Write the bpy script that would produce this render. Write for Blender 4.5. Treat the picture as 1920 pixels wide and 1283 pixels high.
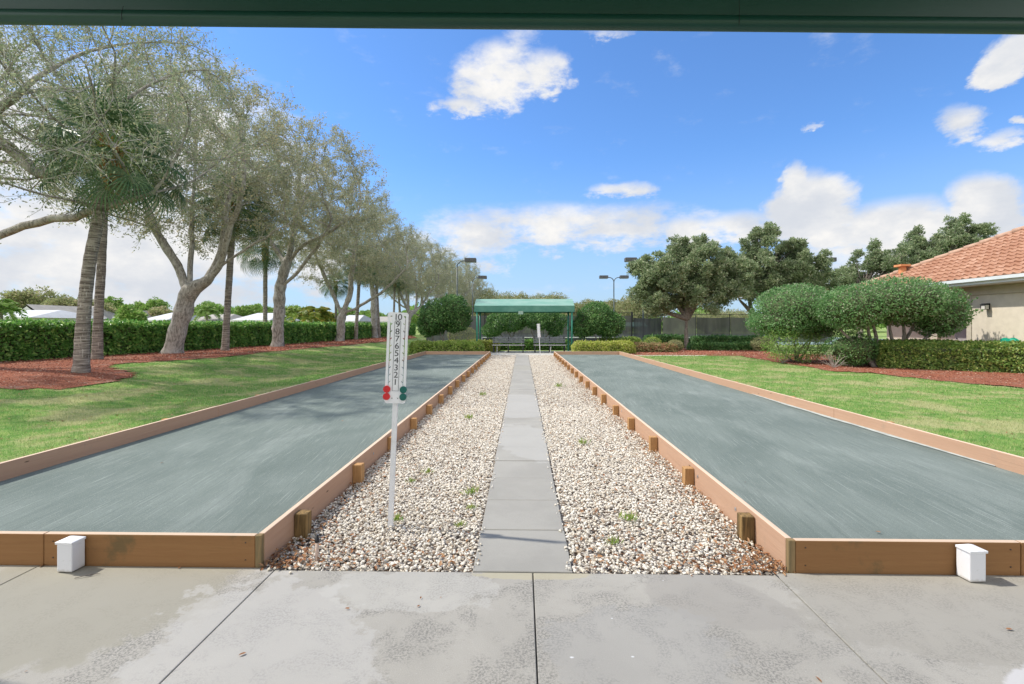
import bpy, math, random
import numpy as np
from mathutils import Vector, Matrix
R = math.radians
for o in list(bpy.data.objects): bpy.data.objects.remove(o)
sc = bpy.context.scene
col = sc.collection
random.seed(7)
rng = np.random.default_rng(11)

# ---------------------------------------------------------------- camera
F = 918.0; HZ = 611.0; H = 1.5; TH = R(1.19)
cam = bpy.data.cameras.new('camera'); co = bpy.data.objects.new('camera', cam); col.objects.link(co)
cam.sensor_width = 36; cam.lens = F / 1920 * 36; cam.shift_y = -30.5 / 1920
cam.clip_start = 0.05; cam.clip_end = 2000
co.location = (0, 0, H); co.rotation_euler = (R(90), 0, TH)
sc.camera = co

# ---------------------------------------------------------------- sun, exposure
SAZ = Vector((-0.98, 0.19)).normalized(); SEL = R(52)
sd = Vector((SAZ.x * math.cos(SEL), SAZ.y * math.cos(SEL), math.sin(SEL)))
sun = bpy.data.lights.new('sun', 'SUN'); sun.energy = 3.4; sun.angle = R(1.2); sun.color = (1, .94, .84)
so = bpy.data.objects.new('sun', sun); col.objects.link(so)
so.rotation_euler = sd.to_track_quat('Z', 'Y').to_euler(); so.location = (0, 0, 30)
sc.view_settings.view_transform = 'Standard'; sc.view_settings.look = 'None'
sc.view_settings.gamma = 1; sc.view_settings.exposure = 0.55

# ---------------------------------------------------------------- node helper
class NT:
    def __init__(s, nt): s.nt = nt
    def n(s, t, **k):
        nd = s.nt.nodes.new(t)
        ins = k.pop('ins', None)
        for a, b in k.items(): setattr(nd, a, b)
        if ins:
            for a, b in ins.items():
                if isinstance(b, bpy.types.NodeSocket): s.nt.links.new(b, nd.inputs[a])
                else: nd.inputs[a].default_value = b
        return nd
    def math(s, op, a, b=0.0, c=None, clamp=False):
        nd = s.n('ShaderNodeMath', operation=op, use_clamp=clamp, ins={0: a, 1: b})
        if c is not None:
            if isinstance(c, bpy.types.NodeSocket): s.nt.links.new(c, nd.inputs[2])
            else: nd.inputs[2].default_value = c
        return nd.outputs[0]
    def mix(s, f, a, b, blend='MIX'):
        nd = s.n('ShaderNodeMix', data_type='RGBA', blend_type=blend)
        for i, v in ((0, f), (6, a), (7, b)):
            if isinstance(v, bpy.types.NodeSocket): s.nt.links.new(v, nd.inputs[i])
            else: nd.inputs[i].default_value = v if i == 0 else (tuple(v) + (1,) if len(v) == 3 else v)
        return nd.outputs[2]
    def noise(s, vec, scale, detail=4, rough=.55, dist=0):
        return s.n('ShaderNodeTexNoise', ins={'Vector': vec, 'Scale': scale, 'Detail': detail, 'Roughness': rough, 'Distortion': dist}).outputs[0]
    def ramp(s, f, lo, hi, a=0.0, b=1.0, smooth=True):
        nd = s.n('ShaderNodeMapRange', ins={'Value': f, 'From Min': lo, 'From Max': hi, 'To Min': a, 'To Max': b})
        if smooth: nd.interpolation_type = 'SMOOTHSTEP'
        return nd.outputs[0]
    def mapping(s, vec, scale=(1, 1, 1), rot=(0, 0, 0), loc=(0, 0, 0)):
        return s.n('ShaderNodeMapping', ins={'Vector': vec, 'Scale': scale, 'Rotation': rot, 'Location': loc}).outputs[0]

# ---------------------------------------------------------------- world: sky with clouds by direction
w = bpy.data.worlds.new('World'); sc.world = w; w.use_nodes = True
w.node_tree.nodes.clear(); W = NT(w.node_tree)
sky = W.n('ShaderNodeTexSky', sky_type='NISHITA', sun_disc=False, sun_elevation=SEL,
          sun_rotation=math.atan2(SAZ.x, SAZ.y), altitude=0, air_density=1.0, dust_density=.3, ozone_density=2.0)
tc = W.n('ShaderNodeTexCoord').outputs['Generated']
sep = W.n('ShaderNodeSeparateXYZ', ins={0: tc})
az = W.math('ARCTAN2', sep.outputs[0], sep.outputs[1])
el = W.math('ARCSINE', sep.outputs[2])
nz = W.n('ShaderNodeTexNoise', ins={'Vector': tc, 'Scale': 7.0, 'Detail': 9, 'Roughness': .62, 'Distortion': .3})
nzv = nz.outputs[0]
nz2 = W.noise(W.mapping(tc, (1, 1, 2.2)), 14.0, 8, .62)
def px_dir(px, py):
    a = math.atan2(px - 960, F) - TH
    e = math.atan2((HZ - py), math.hypot(px - 960, F))
    return a, e
# px, py, half width, half height (photo pixels), strength
BL = [(935, 145, 96, 58, .85), (985, 105, 56, 50, .62), (860, 200, 60, 22, .8), (1022, 140, 45, 40, .8), (940, 180, 80, 40, .9),
      (1165, 360, 75, 20, .75), (1525, 400, 85, 78, 1.1), (1500, 348, 34, 46, .9), (1390, 432, 110, 38, .85), (1670, 440, 160, 66, 1.0),
      (1845, 392, 105, 66, 1.1), (1900, 105, 75, 42, 1.1), (1815, 235, 60, 42, .8), (1890, 265, 45, 22, .7), (1925, 230, 25, 15, .8),
      (1050, 425, 310, 48, .7), (880, 445, 120, 60, .75), (1290, 430, 70, 26, .8), (1120, 65, 60, 12, .5), (1530, 241, 26, 7, .6),
      (880, 560, 330, 28, .35), (1250, 545, 260, 28, .3), (1620, 510, 340, 62, .8), (2100, 450, 260, 160, 1.0),
      (200, 480, 520, 150, .92), (-150, 250, 500, 260, .9), (560, 500, 200, 70, .75), (330, 300, 330, 180, .8), (2300, 150, 180, 150, .6)]
fld = None
wx = W.math('MULTIPLY', W.math('SUBTRACT', nzv, .5), .16)
wy = W.math('MULTIPLY', W.math('SUBTRACT', nz2, .5), .07)
azw = W.math('ADD', az, wx); elw = W.math('ADD', el, wy)
for px, py, hw, hh, st in BL:
    a, e = px_dir(px, py)
    k = math.cos(math.atan2(px - 960, F))
    ra = hw / F * k * k * 1.25; re = hh / F * k * 1.25
    dx = W.math('DIVIDE', W.math('SUBTRACT', azw, a), ra)
    dy = W.math('DIVIDE', W.math('SUBTRACT', elw, e), re)
    r2 = W.math('ADD', W.math('MULTIPLY', dx, dx), W.math('MULTIPLY', dy, dy))
    v = W.math('MULTIPLY', W.math('SUBTRACT', 1.0, r2, clamp=True), st)
    fld = v if fld is None else W.math('SMOOTH_MAX', fld, v, .15)
# added unseen clouds behind and beside the camera, giving fill light
back = W.ramp(sep.outputs[1], .25, -.15, 0, .9)
far_c = W.math('MULTIPLY', W.ramp(W.noise(tc, 2.4, 5), .33, .5), back)
fld = W.math('MAXIMUM', fld, far_c)
dens = W.math('ADD', fld, W.math('MULTIPLY', W.math('SUBTRACT', nz2, .53), 1.5))
mask = W.ramp(dens, .15, .76)
mask = W.math('MULTIPLY', mask, W.ramp(fld, 0.0, .22))
shade = W.ramp(W.math('ADD', W.noise(W.mapping(tc, (1, 1, 1.8), (0, 0, 0), (.3, .1, .06)), 6.5, 6, .6), W.math('MULTIPLY', W.math('SUBTRACT', el, .2), -.25)), .36, .66)
cc = W.mix(shade, (10.0, 9.8, 9.5), (7.0, 7.35, 8.0))
cc = W.mix(W.ramp(W.noise(tc, 34, 6, .6), .35, .7, 0, .4), cc, (7.6, 7.9, 8.4))
hz = W.ramp(el, .34, -.02, 0, .75)
skyc = W.mix(1.0, sky.outputs[0], (1.12, 1.62, 2.2), 'MULTIPLY')
skyc = W.mix(hz, skyc, (4.7, 6.0, 8.1))
bk = W.ramp(sep.outputs[1], .1, -.5, 1.0, 1.75)  # brightens the unseen clouds behind the camera as front fill
cc = W.mix(1.0, cc, W.n('ShaderNodeCombineColor', ins={0: bk, 1: bk, 2: bk}).outputs[0], 'MULTIPLY')
cmix = W.mix(mask, skyc, cc)
bg = W.n('ShaderNodeBackground', ins={'Color': cmix, 'Strength': .068})
W.nt.links.new(bg.outputs[0], W.n('ShaderNodeOutputWorld').inputs[0])

# ---------------------------------------------------------------- terrain and pixel to place
def sstep(a, b, x):
    t = np.clip((np.asarray(x, float) - a) / (b - a), 0, 1); return t * t * (3 - 2 * t)
def gz(x, y):
    x = np.asarray(x, float); y = np.asarray(y, float)
    z = .02 + .30 * sstep(7.0, 12.5, -x) * sstep(2, 9, y) - .05 * np.exp(-((x + 7.2) / 1.0) ** 2) * sstep(3, 8, y)
    return z
def P(px, py, z=None):
    """world ground point seen at photo pixel"""
    zz = 0.02 if z is None else z
    for _ in range(12):
        D = F * (H - zz) / (py - HZ); xc = (px - 960) / F * D
        X = xc * math.cos(TH) - D * math.sin(TH); Y = xc * math.sin(TH) + D * math.cos(TH)
        if z is None: zz = float(gz(X, Y))
    return X, Y, zz
def at(px, Y, py=None):
    """world X (and Z) at distance Y for photo pixel"""
    X = Y * math.tan(math.atan((px - 960) / F) - TH)
    return X if py is None else (X, H + (HZ - py) / F * (Y * math.cos(TH) - X * math.sin(TH)))

# ---------------------------------------------------------------- object helpers
def tag(o, label=None, cat=None, group=None, kind=None):
    if label: o['label'] = label
    if cat: o['category'] = cat
    if group: o['group'] = group
    if kind: o['kind'] = kind
    return o
def empty(name, loc, label, cat, group=None, rz=0):
    o = bpy.data.objects.new(name, None); col.objects.link(o)
    o.location = loc; o.rotation_euler = (0, 0, rz); o.empty_display_size = .2
    return tag(o, label, cat, group)
class MB:
    """mesh builder: collects numpy pieces, builds one object"""
    def __init__(s): s.v = []; s.f = []; s.n = 0; s.mi = []; s.cur = 0
    def add(s, v, f):
        v = np.asarray(v, float).reshape(-1, 3); s.v.append(v)
        if isinstance(f, np.ndarray): s.f.append(f + s.n); s.mi.append(np.full(len(f), s.cur))
        else:
            for k in sorted(set(len(q) for q in f)):
                a = np.array([q for q in f if len(q) == k]); s.f.append(a + s.n); s.mi.append(np.full(len(a), s.cur))
        s.n += len(v); return s
    def box(s, x0, x1, y0, y1, z0, z1, M=None):
        v = np.array([(x, y, z) for z in (z0, z1) for x, y in ((x0, y0), (x1, y0), (x1, y1), (x0, y1))], float)
        if M is not None: v = v @ np.array(M.to_3x3()).T + np.array(M.translation)
        return s.add(v, [(3, 2, 1, 0), (4, 5, 6, 7), (0, 1, 5, 4), (1, 2, 6, 5), (2, 3, 7, 6), (3, 0, 4, 7)])
    def cyl(s, p0, p1, r0, r1=None, n=12, caps=True):
        return s.tube([p0, p1], [r0, r0 if r1 is None else r1], n, caps)
    def tube(s, pts, rad, n=8, caps=True, wob=0):
        pts = np.asarray(pts, float); k = len(pts)
        rad = np.asarray(rad, float)
        t = np.gradient(pts, axis=0); t /= np.linalg.norm(t, axis=1)[:, None] + 1e-9
        u = np.cross(t[0], (0, 0, 1)); 
        if np.linalg.norm(u) < .1: u = np.cross(t[0], (0, 1, 0))
        ring = np.linspace(0, 2 * np.pi, n, endpoint=False); V = []
        for i in range(k):
            u = u - t[i] * np.dot(u, t[i]); u /= np.linalg.norm(u) + 1e-9; v = np.cross(t[i], u)
            rr = rad[i] * (1 + (wob * np.sin(ring * 3 + i * .7) if wob else 0))
            V.append(pts[i] + (np.outer(np.cos(ring) * rr, u) + np.outer(np.sin(ring) * rr, v)))
        V = np.concatenate(V); a = np.arange(n); b = (a + 1) % n
        Fq = np.concatenate([np.stack([i * n + a, i * n + b, (i + 1) * n + b, (i + 1) * n + a], 1) for i in range(k - 1)])
        s.add(V, Fq)
        if caps and n > 2:
            s.f.append((s.n - n + np.arange(n))[None]); s.mi.append([s.cur])
            s.f.append((s.n - n * k + np.arange(n)[::-1])[None]); s.mi.append([s.cur])
        return s
    def build(s, name, mats, parent=None, smooth=False, label=None):
        me = bpy.data.meshes.new(name)
        V = np.concatenate(s.v).astype(np.float32)
        me.vertices.add(len(V)); me.vertices.foreach_set('co', V.ravel())
        L = np.concatenate([f.ravel() for f in s.f]).astype(np.int32)
        tot = np.concatenate([np.full(len(f), f.shape[1]) for f in s.f]).astype(np.int32)
        st = np.concatenate([[0], np.cumsum(tot)[:-1]]).astype(np.int32)
        me.loops.add(len(L)); me.loops.foreach_set('vertex_index', L)
        me.polygons.add(len(tot)); me.polygons.foreach_set('loop_start', st)
        try: me.polygons.foreach_set('loop_total', tot)
        except Exception: pass
        me.polygons.foreach_set('material_index', np.concatenate(s.mi).astype(np.int32))
        me.polygons.foreach_set('use_smooth', np.full(len(tot), smooth))
        me.update(calc_edges=True)
        for m in (mats if isinstance(mats, (list, tuple)) else [mats]): me.materials.append(m)
        o = bpy.data.objects.new(name, me); col.objects.link(o)
        if parent: o.parent = parent
        if label: o['label'] = label
        return o
def bevel(o, wd=.006, seg=2):
    m = o.modifiers.new('bevel', 'BEVEL'); m.width = wd; m.segments = seg; m.limit_method = 'ANGLE'; m.angle_limit = R(40)
    return o
def copy_tree(o, parent=None):
    c = o.copy(); col.objects.link(c)
    if parent: c.parent = parent
    for ch in list(o.children): copy_tree(ch, c)
    return c

# ---------------------------------------------------------------- materials
def mat(name):
    m = bpy.data.materials.new(name); m.use_nodes = True; m.node_tree.nodes.clear(); N = NT(m.node_tree)
    return m, N
def fin(m, N, color, rough=.8, bump=None, bstr=.3, bdist=.02, spec=.3, metal=0.0, trans=None, alpha=None):
    b = N.n('ShaderNodeBsdfPrincipled', ins={'Roughness': rough, 'Metallic': metal, 'Specular IOR Level': spec})
    if isinstance(color, bpy.types.NodeSocket): N.nt.links.new(color, b.inputs['Base Color'])
    else: b.inputs['Base Color'].default_value = tuple(color) + (1,)
    if bump is not None:
        bp = N.n('ShaderNodeBump', ins={'Height': bump, 'Strength': bstr, 'Distance': bdist})
        N.nt.links.new(bp.outputs[0], b.inputs['Normal'])
    out = b.outputs[0]
    if trans:
        t = N.n('ShaderNodeBsdfTranslucent')
        if isinstance(color, bpy.types.NodeSocket): N.nt.links.new(color, t.inputs[0])
        else: t.inputs[0].default_value = tuple(color) + (1,)
        mx = N.n('ShaderNodeMixShader', ins={0: trans, 1: out, 2: t.outputs[0]}); out = mx.outputs[0]
    if alpha is not None:
        t = N.n('ShaderNodeBsdfTransparent')
        mx = N.n('ShaderNodeMixShader', ins={0: alpha, 1: t.outputs[0], 2: out}); out = mx.outputs[0]
    N.nt.links.new(out, N.n('ShaderNodeOutputMaterial').inputs[0])
    return m
def objv(N): return N.n('ShaderNodeTexCoord').outputs['Object']
def m_simple(name, c, rough=.6, var=.15, scale=6, bstr=.1, spec=.3, metal=0.0, dirt=None, dirt_amt=.5):
    m, N = mat(name); v = objv(N)
    n = N.noise(v, scale, 5)
    f = N.ramp(n, .3, .7)
    c2 = tuple(x * (1 - var) for x in c); c1 = tuple(min(1, x * (1 + var)) for x in c)
    cc = N.mix(f, c1, c2)
    if dirt: cc = N.mix(N.ramp(N.noise(v, scale * .6, 7, .7), .52, .72, 0, dirt_amt), cc, dirt)
    return fin(m, N, cc, rough, N.noise(v, scale * 12, 3), bstr, .004, spec, metal)
def m_leaf(name, c1, c2, c3=None, trans=.3, rough=.5, p3=.85, clump=1.2, spec=.35):
    m, N = mat(name); g = N.n('ShaderNodeNewGeometry')
    r = g.outputs['Random Per Island']
    cc = N.mix(r, c1, c2)
    if c3: cc = N.mix(N.ramp(r, p3 - .02, p3 + .02), cc, c3)
    nn = N.noise(objv(N), clump, 3)
    cc = N.mix(N.ramp(nn, .3, .7, 0, .45), cc, tuple(x * .62 for x in c1))
    return fin(m, N, cc, rough, spec=spec, trans=trans)
def m_bark(name, c1, c2, sc_=(9, 9, 2.5), bstr=.7, rings=False, c3=None):
    m, N = mat(name); v = objv(N)
    n = N.noise(N.mapping(v, sc_), 1.6, 8, .68, .6)
    cc = N.mix(N.ramp(n, .32, .66), c1, c2)
    n3 = N.noise(v, 1.7, 6, .7)
    if c3: cc = N.mix(N.ramp(n3, .5, .66, 0, .8), cc, c3)
    return fin(m, N, cc, .9, n, bstr, .04, .15)

OAKBARK = m_bark('oak_bark', (.15, .135, .12), (.46, .43, .39), (9, 9, 3), .9, c3=(.48, .46, .43))
OAKTWIG = m_bark('oak_twig', (.32, .295, .26), (.52, .49, .44), (4, 4, 4), .3)
m, N = mat('palm_bark'); v = objv(N); rg = N.noise(N.mapping(v, (2.2, 2.2, 34)), 1.0, 7, .72, .5); vt_ = N.noise(N.mapping(v, (26, 26, 5)), 1.0, 5, .7)
c = N.mix(N.ramp(rg, .38, .62), (.10, .082, .068), (.40, .36, .315)); c = N.mix(N.ramp(vt_, .56, .68, 0, .75), c, (.60, .57, .52)); c = N.mix(N.ramp(N.noise(v, 2.4, 6, .7), .5, .66, 0, .6), c, (.17, .145, .12))
PALMBARK = fin(m, N, c, .9, rg, .9, .03, .15)
BOOT = m_bark('palm_boot', (.20, .10, .035), (.50, .30, .12), (5, 5, 9), .8)
SHRUBBARK = m_bark('shrub_bark', (.12, .10, .085), (.33, .29, .25), (12, 12, 4), .6)
OAKLEAF = m_leaf('oak_leaf', (.30, .325, .20), (.52, .53, .36), (.58, .48, .28), .46, .6, .85, .8, .2)
OAKLEAFG = m_leaf('oak_leaf_green', (.20, .26, .145), (.42, .46, .30), (.52, .48, .28), .45, .55, .9, .8, .25)
PALMLEAF = m_leaf('palm_leaf', (.06, .13, .05), (.14, .235, .10), (.22, .27, .13), .3, .4, .9, 1.2)
HEDGELEAF = m_leaf('hedge_leaf', (.085, .245, .045), (.28, .51, .12), (.46, .65, .19), .46, .35, .82, 1.6)
DARKLEAF = m_leaf('dark_leaf', (.06, .165, .045), (.17, .33, .09), (.30, .46, .16), .35, .4, .85, 1.4)
CLIPLEAF = m_leaf('clipped_leaf', (.10, .25, .075), (.29, .47, .18), (.46, .50, .33), .42, .45, .88, 2.4)
PINELEAF = m_leaf('podocarpus_leaf', (.17, .25, .12), (.43, .51, .28), (.60, .62, .42), .36, .5, .8, .9)
YELLOWLEAF = m_leaf('yellow_leaf', (.32, .42, .07), (.60, .60, .12), (.68, .62, .24), .35, .45, .75, 2.0)
LIMELEAF = m_leaf('lime_leaf', (.20, .34, .06), (.42, .52, .11), (.52, .55, .2), .38, .45, .8, 1.6)
BRIGHTLEAF = m_leaf('bright_leaf', (.16, .31, .06), (.34, .50, .13), (.44, .52, .19), .4, .5, .8, .5)
OLIVELEAF = m_leaf('olive_leaf', (.24, .28, .12), (.44, .45, .21), (.52, .44, .27), .4, .6, .8, .4)
REDLEAF = m_leaf('croton_leaf', (.22, .26, .09), (.48, .40, .18), (.50, .27, .17), .3, .5, .6, 1.5)
GOLDFROND = m_leaf('gold_frond', (.17, .25, .04), (.37, .42, .08), (.55, .40, .07), .3, .45, .8, .8)
CORE = m_simple('light_stop', (.07, .085, .04), .95, .4, 6)  # dark material of the opaque cores added to stop light
# ================================================================ foliage tools
def unit(a): return a / (np.linalg.norm(a, axis=-1, keepdims=True) + 1e-9)
def rdir(n): return unit(rng.normal(size=(n, 3)))
def leaf_quads(mb, c, d, L, Wd, fold=.25, nr=None, rw=.6):
    """diamond leaves: base c, direction d, length L, width Wd"""
    n = len(c); L = np.broadcast_to(np.asarray(L, float), (n,))[:, None]; Wd = np.broadcast_to(np.asarray(Wd, float), (n,))[:, None]
    s = unit(np.cross(d, rdir(n) if nr is None else nr + rdir(n) * rw)); nn = np.cross(d, s)
    mid = c + d * L * .45 - nn * L * fold * .2
    v = np.stack([c, mid + s * Wd * .5, c + d * L + nn * L * fold * .1, mid - s * Wd * .5], 1)
    f = np.arange(n * 4).reshape(n, 4)
    mb.add(v.reshape(-1, 3), f)
def prisms(mb, a, b, ra, rb, n=3):
    k = len(a); d = unit(b - a); u = unit(np.cross(d, rdir(k))); v = np.cross(d, u)
    ra = np.broadcast_to(ra, (k,))[:, None, None]; rb = np.broadcast_to(rb, (k,))[:, None, None]
    an = np.linspace(0, 2 * np.pi, n, endpoint=False)
    ring = np.cos(an)[None, :, None] * u[:, None] + np.sin(an)[None, :, None] * v[:, None]
    V = np.concatenate([a[:, None] + ring * ra, b[:, None] + ring * rb], 1)
    i = np.arange(n); j = (i + 1) % n
    f = np.stack([i, j, j + n, i + n], 1)
    Fq = (np.arange(k)[:, None, None] * 2 * n + f[None]).reshape(-1, 4)
    mb.add(V.reshape(-1, 3), Fq)

def colonize(seed, par, attr, step=.4, di=2.2, dk=.75, iters=70, grav=.0):
    nodes = [np.array(p, float) for p in seed]; par = list(par)
    attr = attr.copy(); 
    for it in range(iters):
        if len(attr) == 0: break
        N = np.array(nodes)
        d2 = ((attr[:, None] - N[None]) ** 2).sum(2)
        ni = d2.argmin(1); dm = np.sqrt(d2[np.arange(len(attr)), ni])
        keep = dm > dk
        act = keep & (dm < (di if it > 12 else di * 4))
        if not act.any(): break
        dirs = {}
        dv = unit(attr - N[ni])
        acc = np.zeros((len(N), 3)); np.add.at(acc, ni[act], dv[act])
        ids = np.unique(ni[act])
        grew = 0
        for i in ids:
            g = acc[i] + rng.normal(size=3) * .35; g = g / (np.linalg.norm(g) + 1e-9)
            if par[i] >= 0:
                pd = N[i] - N[par[i]]; pd /= np.linalg.norm(pd) + 1e-9; g = g + pd * .45
            g[2] -= grav; g /= np.linalg.norm(g) + 1e-9
            nodes.append(N[i] + g * step); par.append(int(i)); grew += 1
        attr = attr[keep]
        if len(nodes) > 5200: break
    return np.array(nodes), np.array(par)

def skeleton_mesh(mb, N, par, R0, rt=.012, thin=10):
    n = len(N); ch = [[] for _ in range(n)]
    for i, p in enumerate(par):
        if p >= 0: ch[p].append(i)
    cnt = np.zeros(n)
    for i in range(n - 1, -1, -1):
        if not ch[i]: cnt[i] = 1
        if par[i] >= 0: cnt[par[i]] += cnt[i]
    tips = [i for i in range(n) if not ch[i]]
    k = math.log(R0 / rt) / math.log(max(cnt[0], 2)); rad = rt * cnt ** k
    starts = [(0, None)]
    while starts:
        i, p = starts.pop(); chain = []; rr = []
        if p is not None: chain.append(N[p]); rr.append(min(rad[p], rad[i] * 1.25))
        while True:
            chain.append(N[i]); rr.append(rad[i])
            if not ch[i]: break
            c = sorted(ch[i], key=lambda q: -cnt[q])
            for q in c[1:]: starts.append((q, i))
            i = c[0]
        if len(chain) > 1:
            m = rr[min(1, len(rr) - 1)]
            sides = 12 if m > .12 else 7 if m > .05 else 4 if m > .02 else 3
            chain = np.array(chain); rr = np.array(rr)
            if sides == 12:
                # refine big limbs for knobbly bark
                t = np.linspace(0, len(chain) - 1, (len(chain) - 1) * 3 + 1)
                chain = np.stack([np.interp(t, range(len(chain)), chain[:, q]) for q in range(3)], 1)
                rr = np.interp(t, range(len(rr)), rr)
                ker = np.array([1, 2, 3, 2, 1]) / 9
                for q in range(3):
                    if len(chain) > 6: chain[2:-2, q] = np.convolve(chain[:, q], ker, 'valid')
                rr = rr * (1 + .06 * np.sin(t * 4.1) + .04 * rng.normal(size=len(rr)))
            mb.tube(chain, rr, sides, False, .07 if sides == 12 else 0)
    return rad, tips, cnt

def ell_points(n, c, r, shell=.45, zmin=None):
    p = rdir(n) * (rng.random(n) ** shell)[:, None] * np.array(r) + np.array(c)
    if zmin is not None: p = p[p[:, 2] > zmin]
    return p

def oak(name, seeds, lobes, R0=.36, nat=1100, leaf=(.105, .046), nl=25, tw=4, leafmat=None, twr=.006, step=.4):
    """seeds: list of polylines from the base; lobes: list of (centre, radii)."""
    pts = []; par = []
    def idx(p):
        for i, q in enumerate(pts):
            if np.linalg.norm(np.array(p) - q) < 1e-4: return i
    for pl in seeds:
        prev = idx(pl[0])
        if prev is None: pts.append(np.array(pl[0], float)); par.append(-1); prev = 0
        for a, b in zip(pl[:-1], pl[1:]):
            a = np.array(a, float); b = np.array(b, float); k = max(1, int(np.linalg.norm(b - a) / .45))
            for j in range(1, k + 1):
                q = a + (b - a) * j / k
                if j < k: q = q + rng.normal(size=3) * .035
                pts.append(q); par.append(prev); prev = len(pts) - 1
    tv = sum(r[0] * r[1] * r[2] for c, r in lobes)
    att = np.concatenate([ell_points(int(nat * r[0] * r[1] * r[2] / tv) + 5, c, r) for c, r in lobes])
    N, pr = colonize(pts, par, att, step)
    root = empty(name, (0, 0, 0), None, None)
    mb = MB(); rad, tips, cnt = skeleton_mesh(mb, N, pr, R0)
    # root flare
    b = N[0]; dv = unit(N[1] - N[0]); mb.tube([b - dv * .25, b + dv * .02, b + dv * .2, b + dv * .42], [R0 * 1.55, R0 * 1.32, R0 * 1.1, R0 * .97], 14, False, .06)
    trunk = mb.build('trunk', OAKBARK, root, True)
    small = np.where(cnt <= 4)[0]; print('OAK nodes', len(N), 'src', len(small))
    src = N[small]; k = len(src) * tw
    a = np.repeat(src, tw, 0) + rng.normal(size=(k, 3)) * .05
    base = unit(N[small] - N[np.maximum(pr[small], 0)]); base = np.repeat(base, tw, 0)
    d = unit(base * .7 + rdir(k) * .9 + np.array((0, 0, .1)))
    ln = rng.uniform(.35, .95, k)[:, None]
    m_ = a + d * ln * .5; d2 = unit(d + rdir(k) * .5 + np.array((0, 0, -.15))); e = m_ + d2 * ln * .5
    tb = MB(); prisms(tb, a, m_, twr * 1.3, twr); prisms(tb, m_, e, twr, twr * .5)
    tb.build('twigs', OAKTWIG, root)
    q = np.repeat(np.arange(k), nl); t = rng.random(len(q))[:, None]
    p = np.where(t < .5, a[q] + (m_[q] - a[q]) * t * 2, m_[q] + (e[q] - m_[q]) * (t * 2 - 1)) + rng.normal(size=(len(q), 3)) * .07
    ld = unit(d2[q] * .6 + rdir(len(q)))
    s = rng.uniform(.6, 1.3, len(q))
    lb = MB(); leaf_quads(lb, p, ld, leaf[0] * s, leaf[1] * s, nr=np.array((0, 0, 1.0)), rw=1.1)
    lb.build('leaves', leafmat or OAKLEAF, root)
    return root

def clumps(mb, centers, rad, per, L, Wd, up=.3, flat=1.0):
    """tufts of leaves pointing outward from clump centres"""
    n = len(centers); q = np.repeat(np.arange(n), per); d = rdir(len(q)); d[:, 2] += up; d = unit(d)
    rr = (np.broadcast_to(rad, (n,))[q] * rng.uniform(.25, 1.0, len(q)))[:, None]
    p = centers[q] + d * rr * np.array((1, 1, flat))
    s = rng.uniform(.7, 1.3, len(q)); leaf_quads(mb, p, unit(d + rdir(len(q)) * .5), L * s, Wd * s, nr=d + np.array((0, 0, .5)), rw=1.0)

def ridge_noise(p, f, seed=0):
    r = np.random.default_rng(seed); s = 0
    for k in range(4):
        w_ = r.normal(size=3) * f * (1.7 ** k); s = s + np.sin(p @ w_ + r.random() * 6.28) / (1.5 ** k)
    return s / 2.4

def shrub_mesh(mb, lobes, n, L, Wd, noise=.12, shell=.16, seed=1, under=True, core=None, box=2.0):
    """superellipsoid shells of leaves. lobes: (centre, radii)"""
    area = [ (r[0]*r[1] + r[0]*r[2] + r[1]*r[2]) for c, r in lobes]
    for (c, r), a in zip(lobes, area):
        k = int(n * a / sum(area)); d = rdir(k); c = np.array(c); r = np.array(r)
        sup = (np.abs(d) ** box).sum(1) ** (-1 / box)
        ns = 1 + noise * ridge_noise(d * sup[:, None] * r, 2.2, seed)
        dep = 1 - shell * rng.random(k) ** 1.5
        p = c + d * (sup * ns * dep)[:, None] * r
        keep = np.ones(k, bool)
        for (c2, r2) in lobes:
            if c2 is not None and not np.allclose(c2, c):
                keep &= (((p - np.array(c2)) / (np.array(r2) * .82)) ** 2).sum(1) > 1
        if not under: keep &= p[:, 2] > c[2] - r[2] * .75
        hol = ridge_noise(p, 2.6 / max(.5, r.max() ** .5), seed + 40) > .62; keep &= ~(hol & (dep > 1 - shell * .55))
        sh_ = rng.random(k) > .985; p = p + (d * (sh_ * rng.uniform(.02, .13, k))[:, None])
        p = p[keep]; dd = unit(d[keep] / r); kk = len(p); s = rng.uniform(.6, 1.3, kk)
        leaf_quads(mb, p, unit(dd * .35 + rdir(kk) * .9 + np.array((0, 0, .15))), L * s, Wd * s, nr=unit(dd + np.array((0, 0, .35))), rw=.75)
        if core is not None:
            core.append((c, r * .74))
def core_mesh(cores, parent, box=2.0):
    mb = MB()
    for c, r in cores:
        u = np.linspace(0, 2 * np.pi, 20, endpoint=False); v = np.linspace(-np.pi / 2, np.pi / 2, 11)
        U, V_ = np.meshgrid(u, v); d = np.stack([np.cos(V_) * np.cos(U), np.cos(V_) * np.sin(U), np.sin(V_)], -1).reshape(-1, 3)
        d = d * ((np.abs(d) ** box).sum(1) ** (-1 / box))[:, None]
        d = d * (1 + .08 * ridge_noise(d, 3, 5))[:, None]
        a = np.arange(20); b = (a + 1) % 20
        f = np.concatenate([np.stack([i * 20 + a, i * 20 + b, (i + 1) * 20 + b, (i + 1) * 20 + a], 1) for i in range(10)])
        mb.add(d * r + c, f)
    return mb.build('light_stop_core', CORE, parent, True)  # solid shapes added inside the leaf shells to block light

def stems(mb, base, targets, r0, sides=6, bend=.3):
    for t in targets:
        a = np.array(base, float); b = np.array(t, float); k = 6; pts = []
        off = rng.normal(size=3) * bend * np.linalg.norm(b - a) * .3; off[2] = 0
        for i in range(k):
            s = i / (k - 1); pts.append(a + (b - a) * s + off * math.sin(s * math.pi) + rng.normal(size=3) * .015)
        mb.tube(pts, np.linspace(r0, r0 * .35, k), sides, False)

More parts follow.
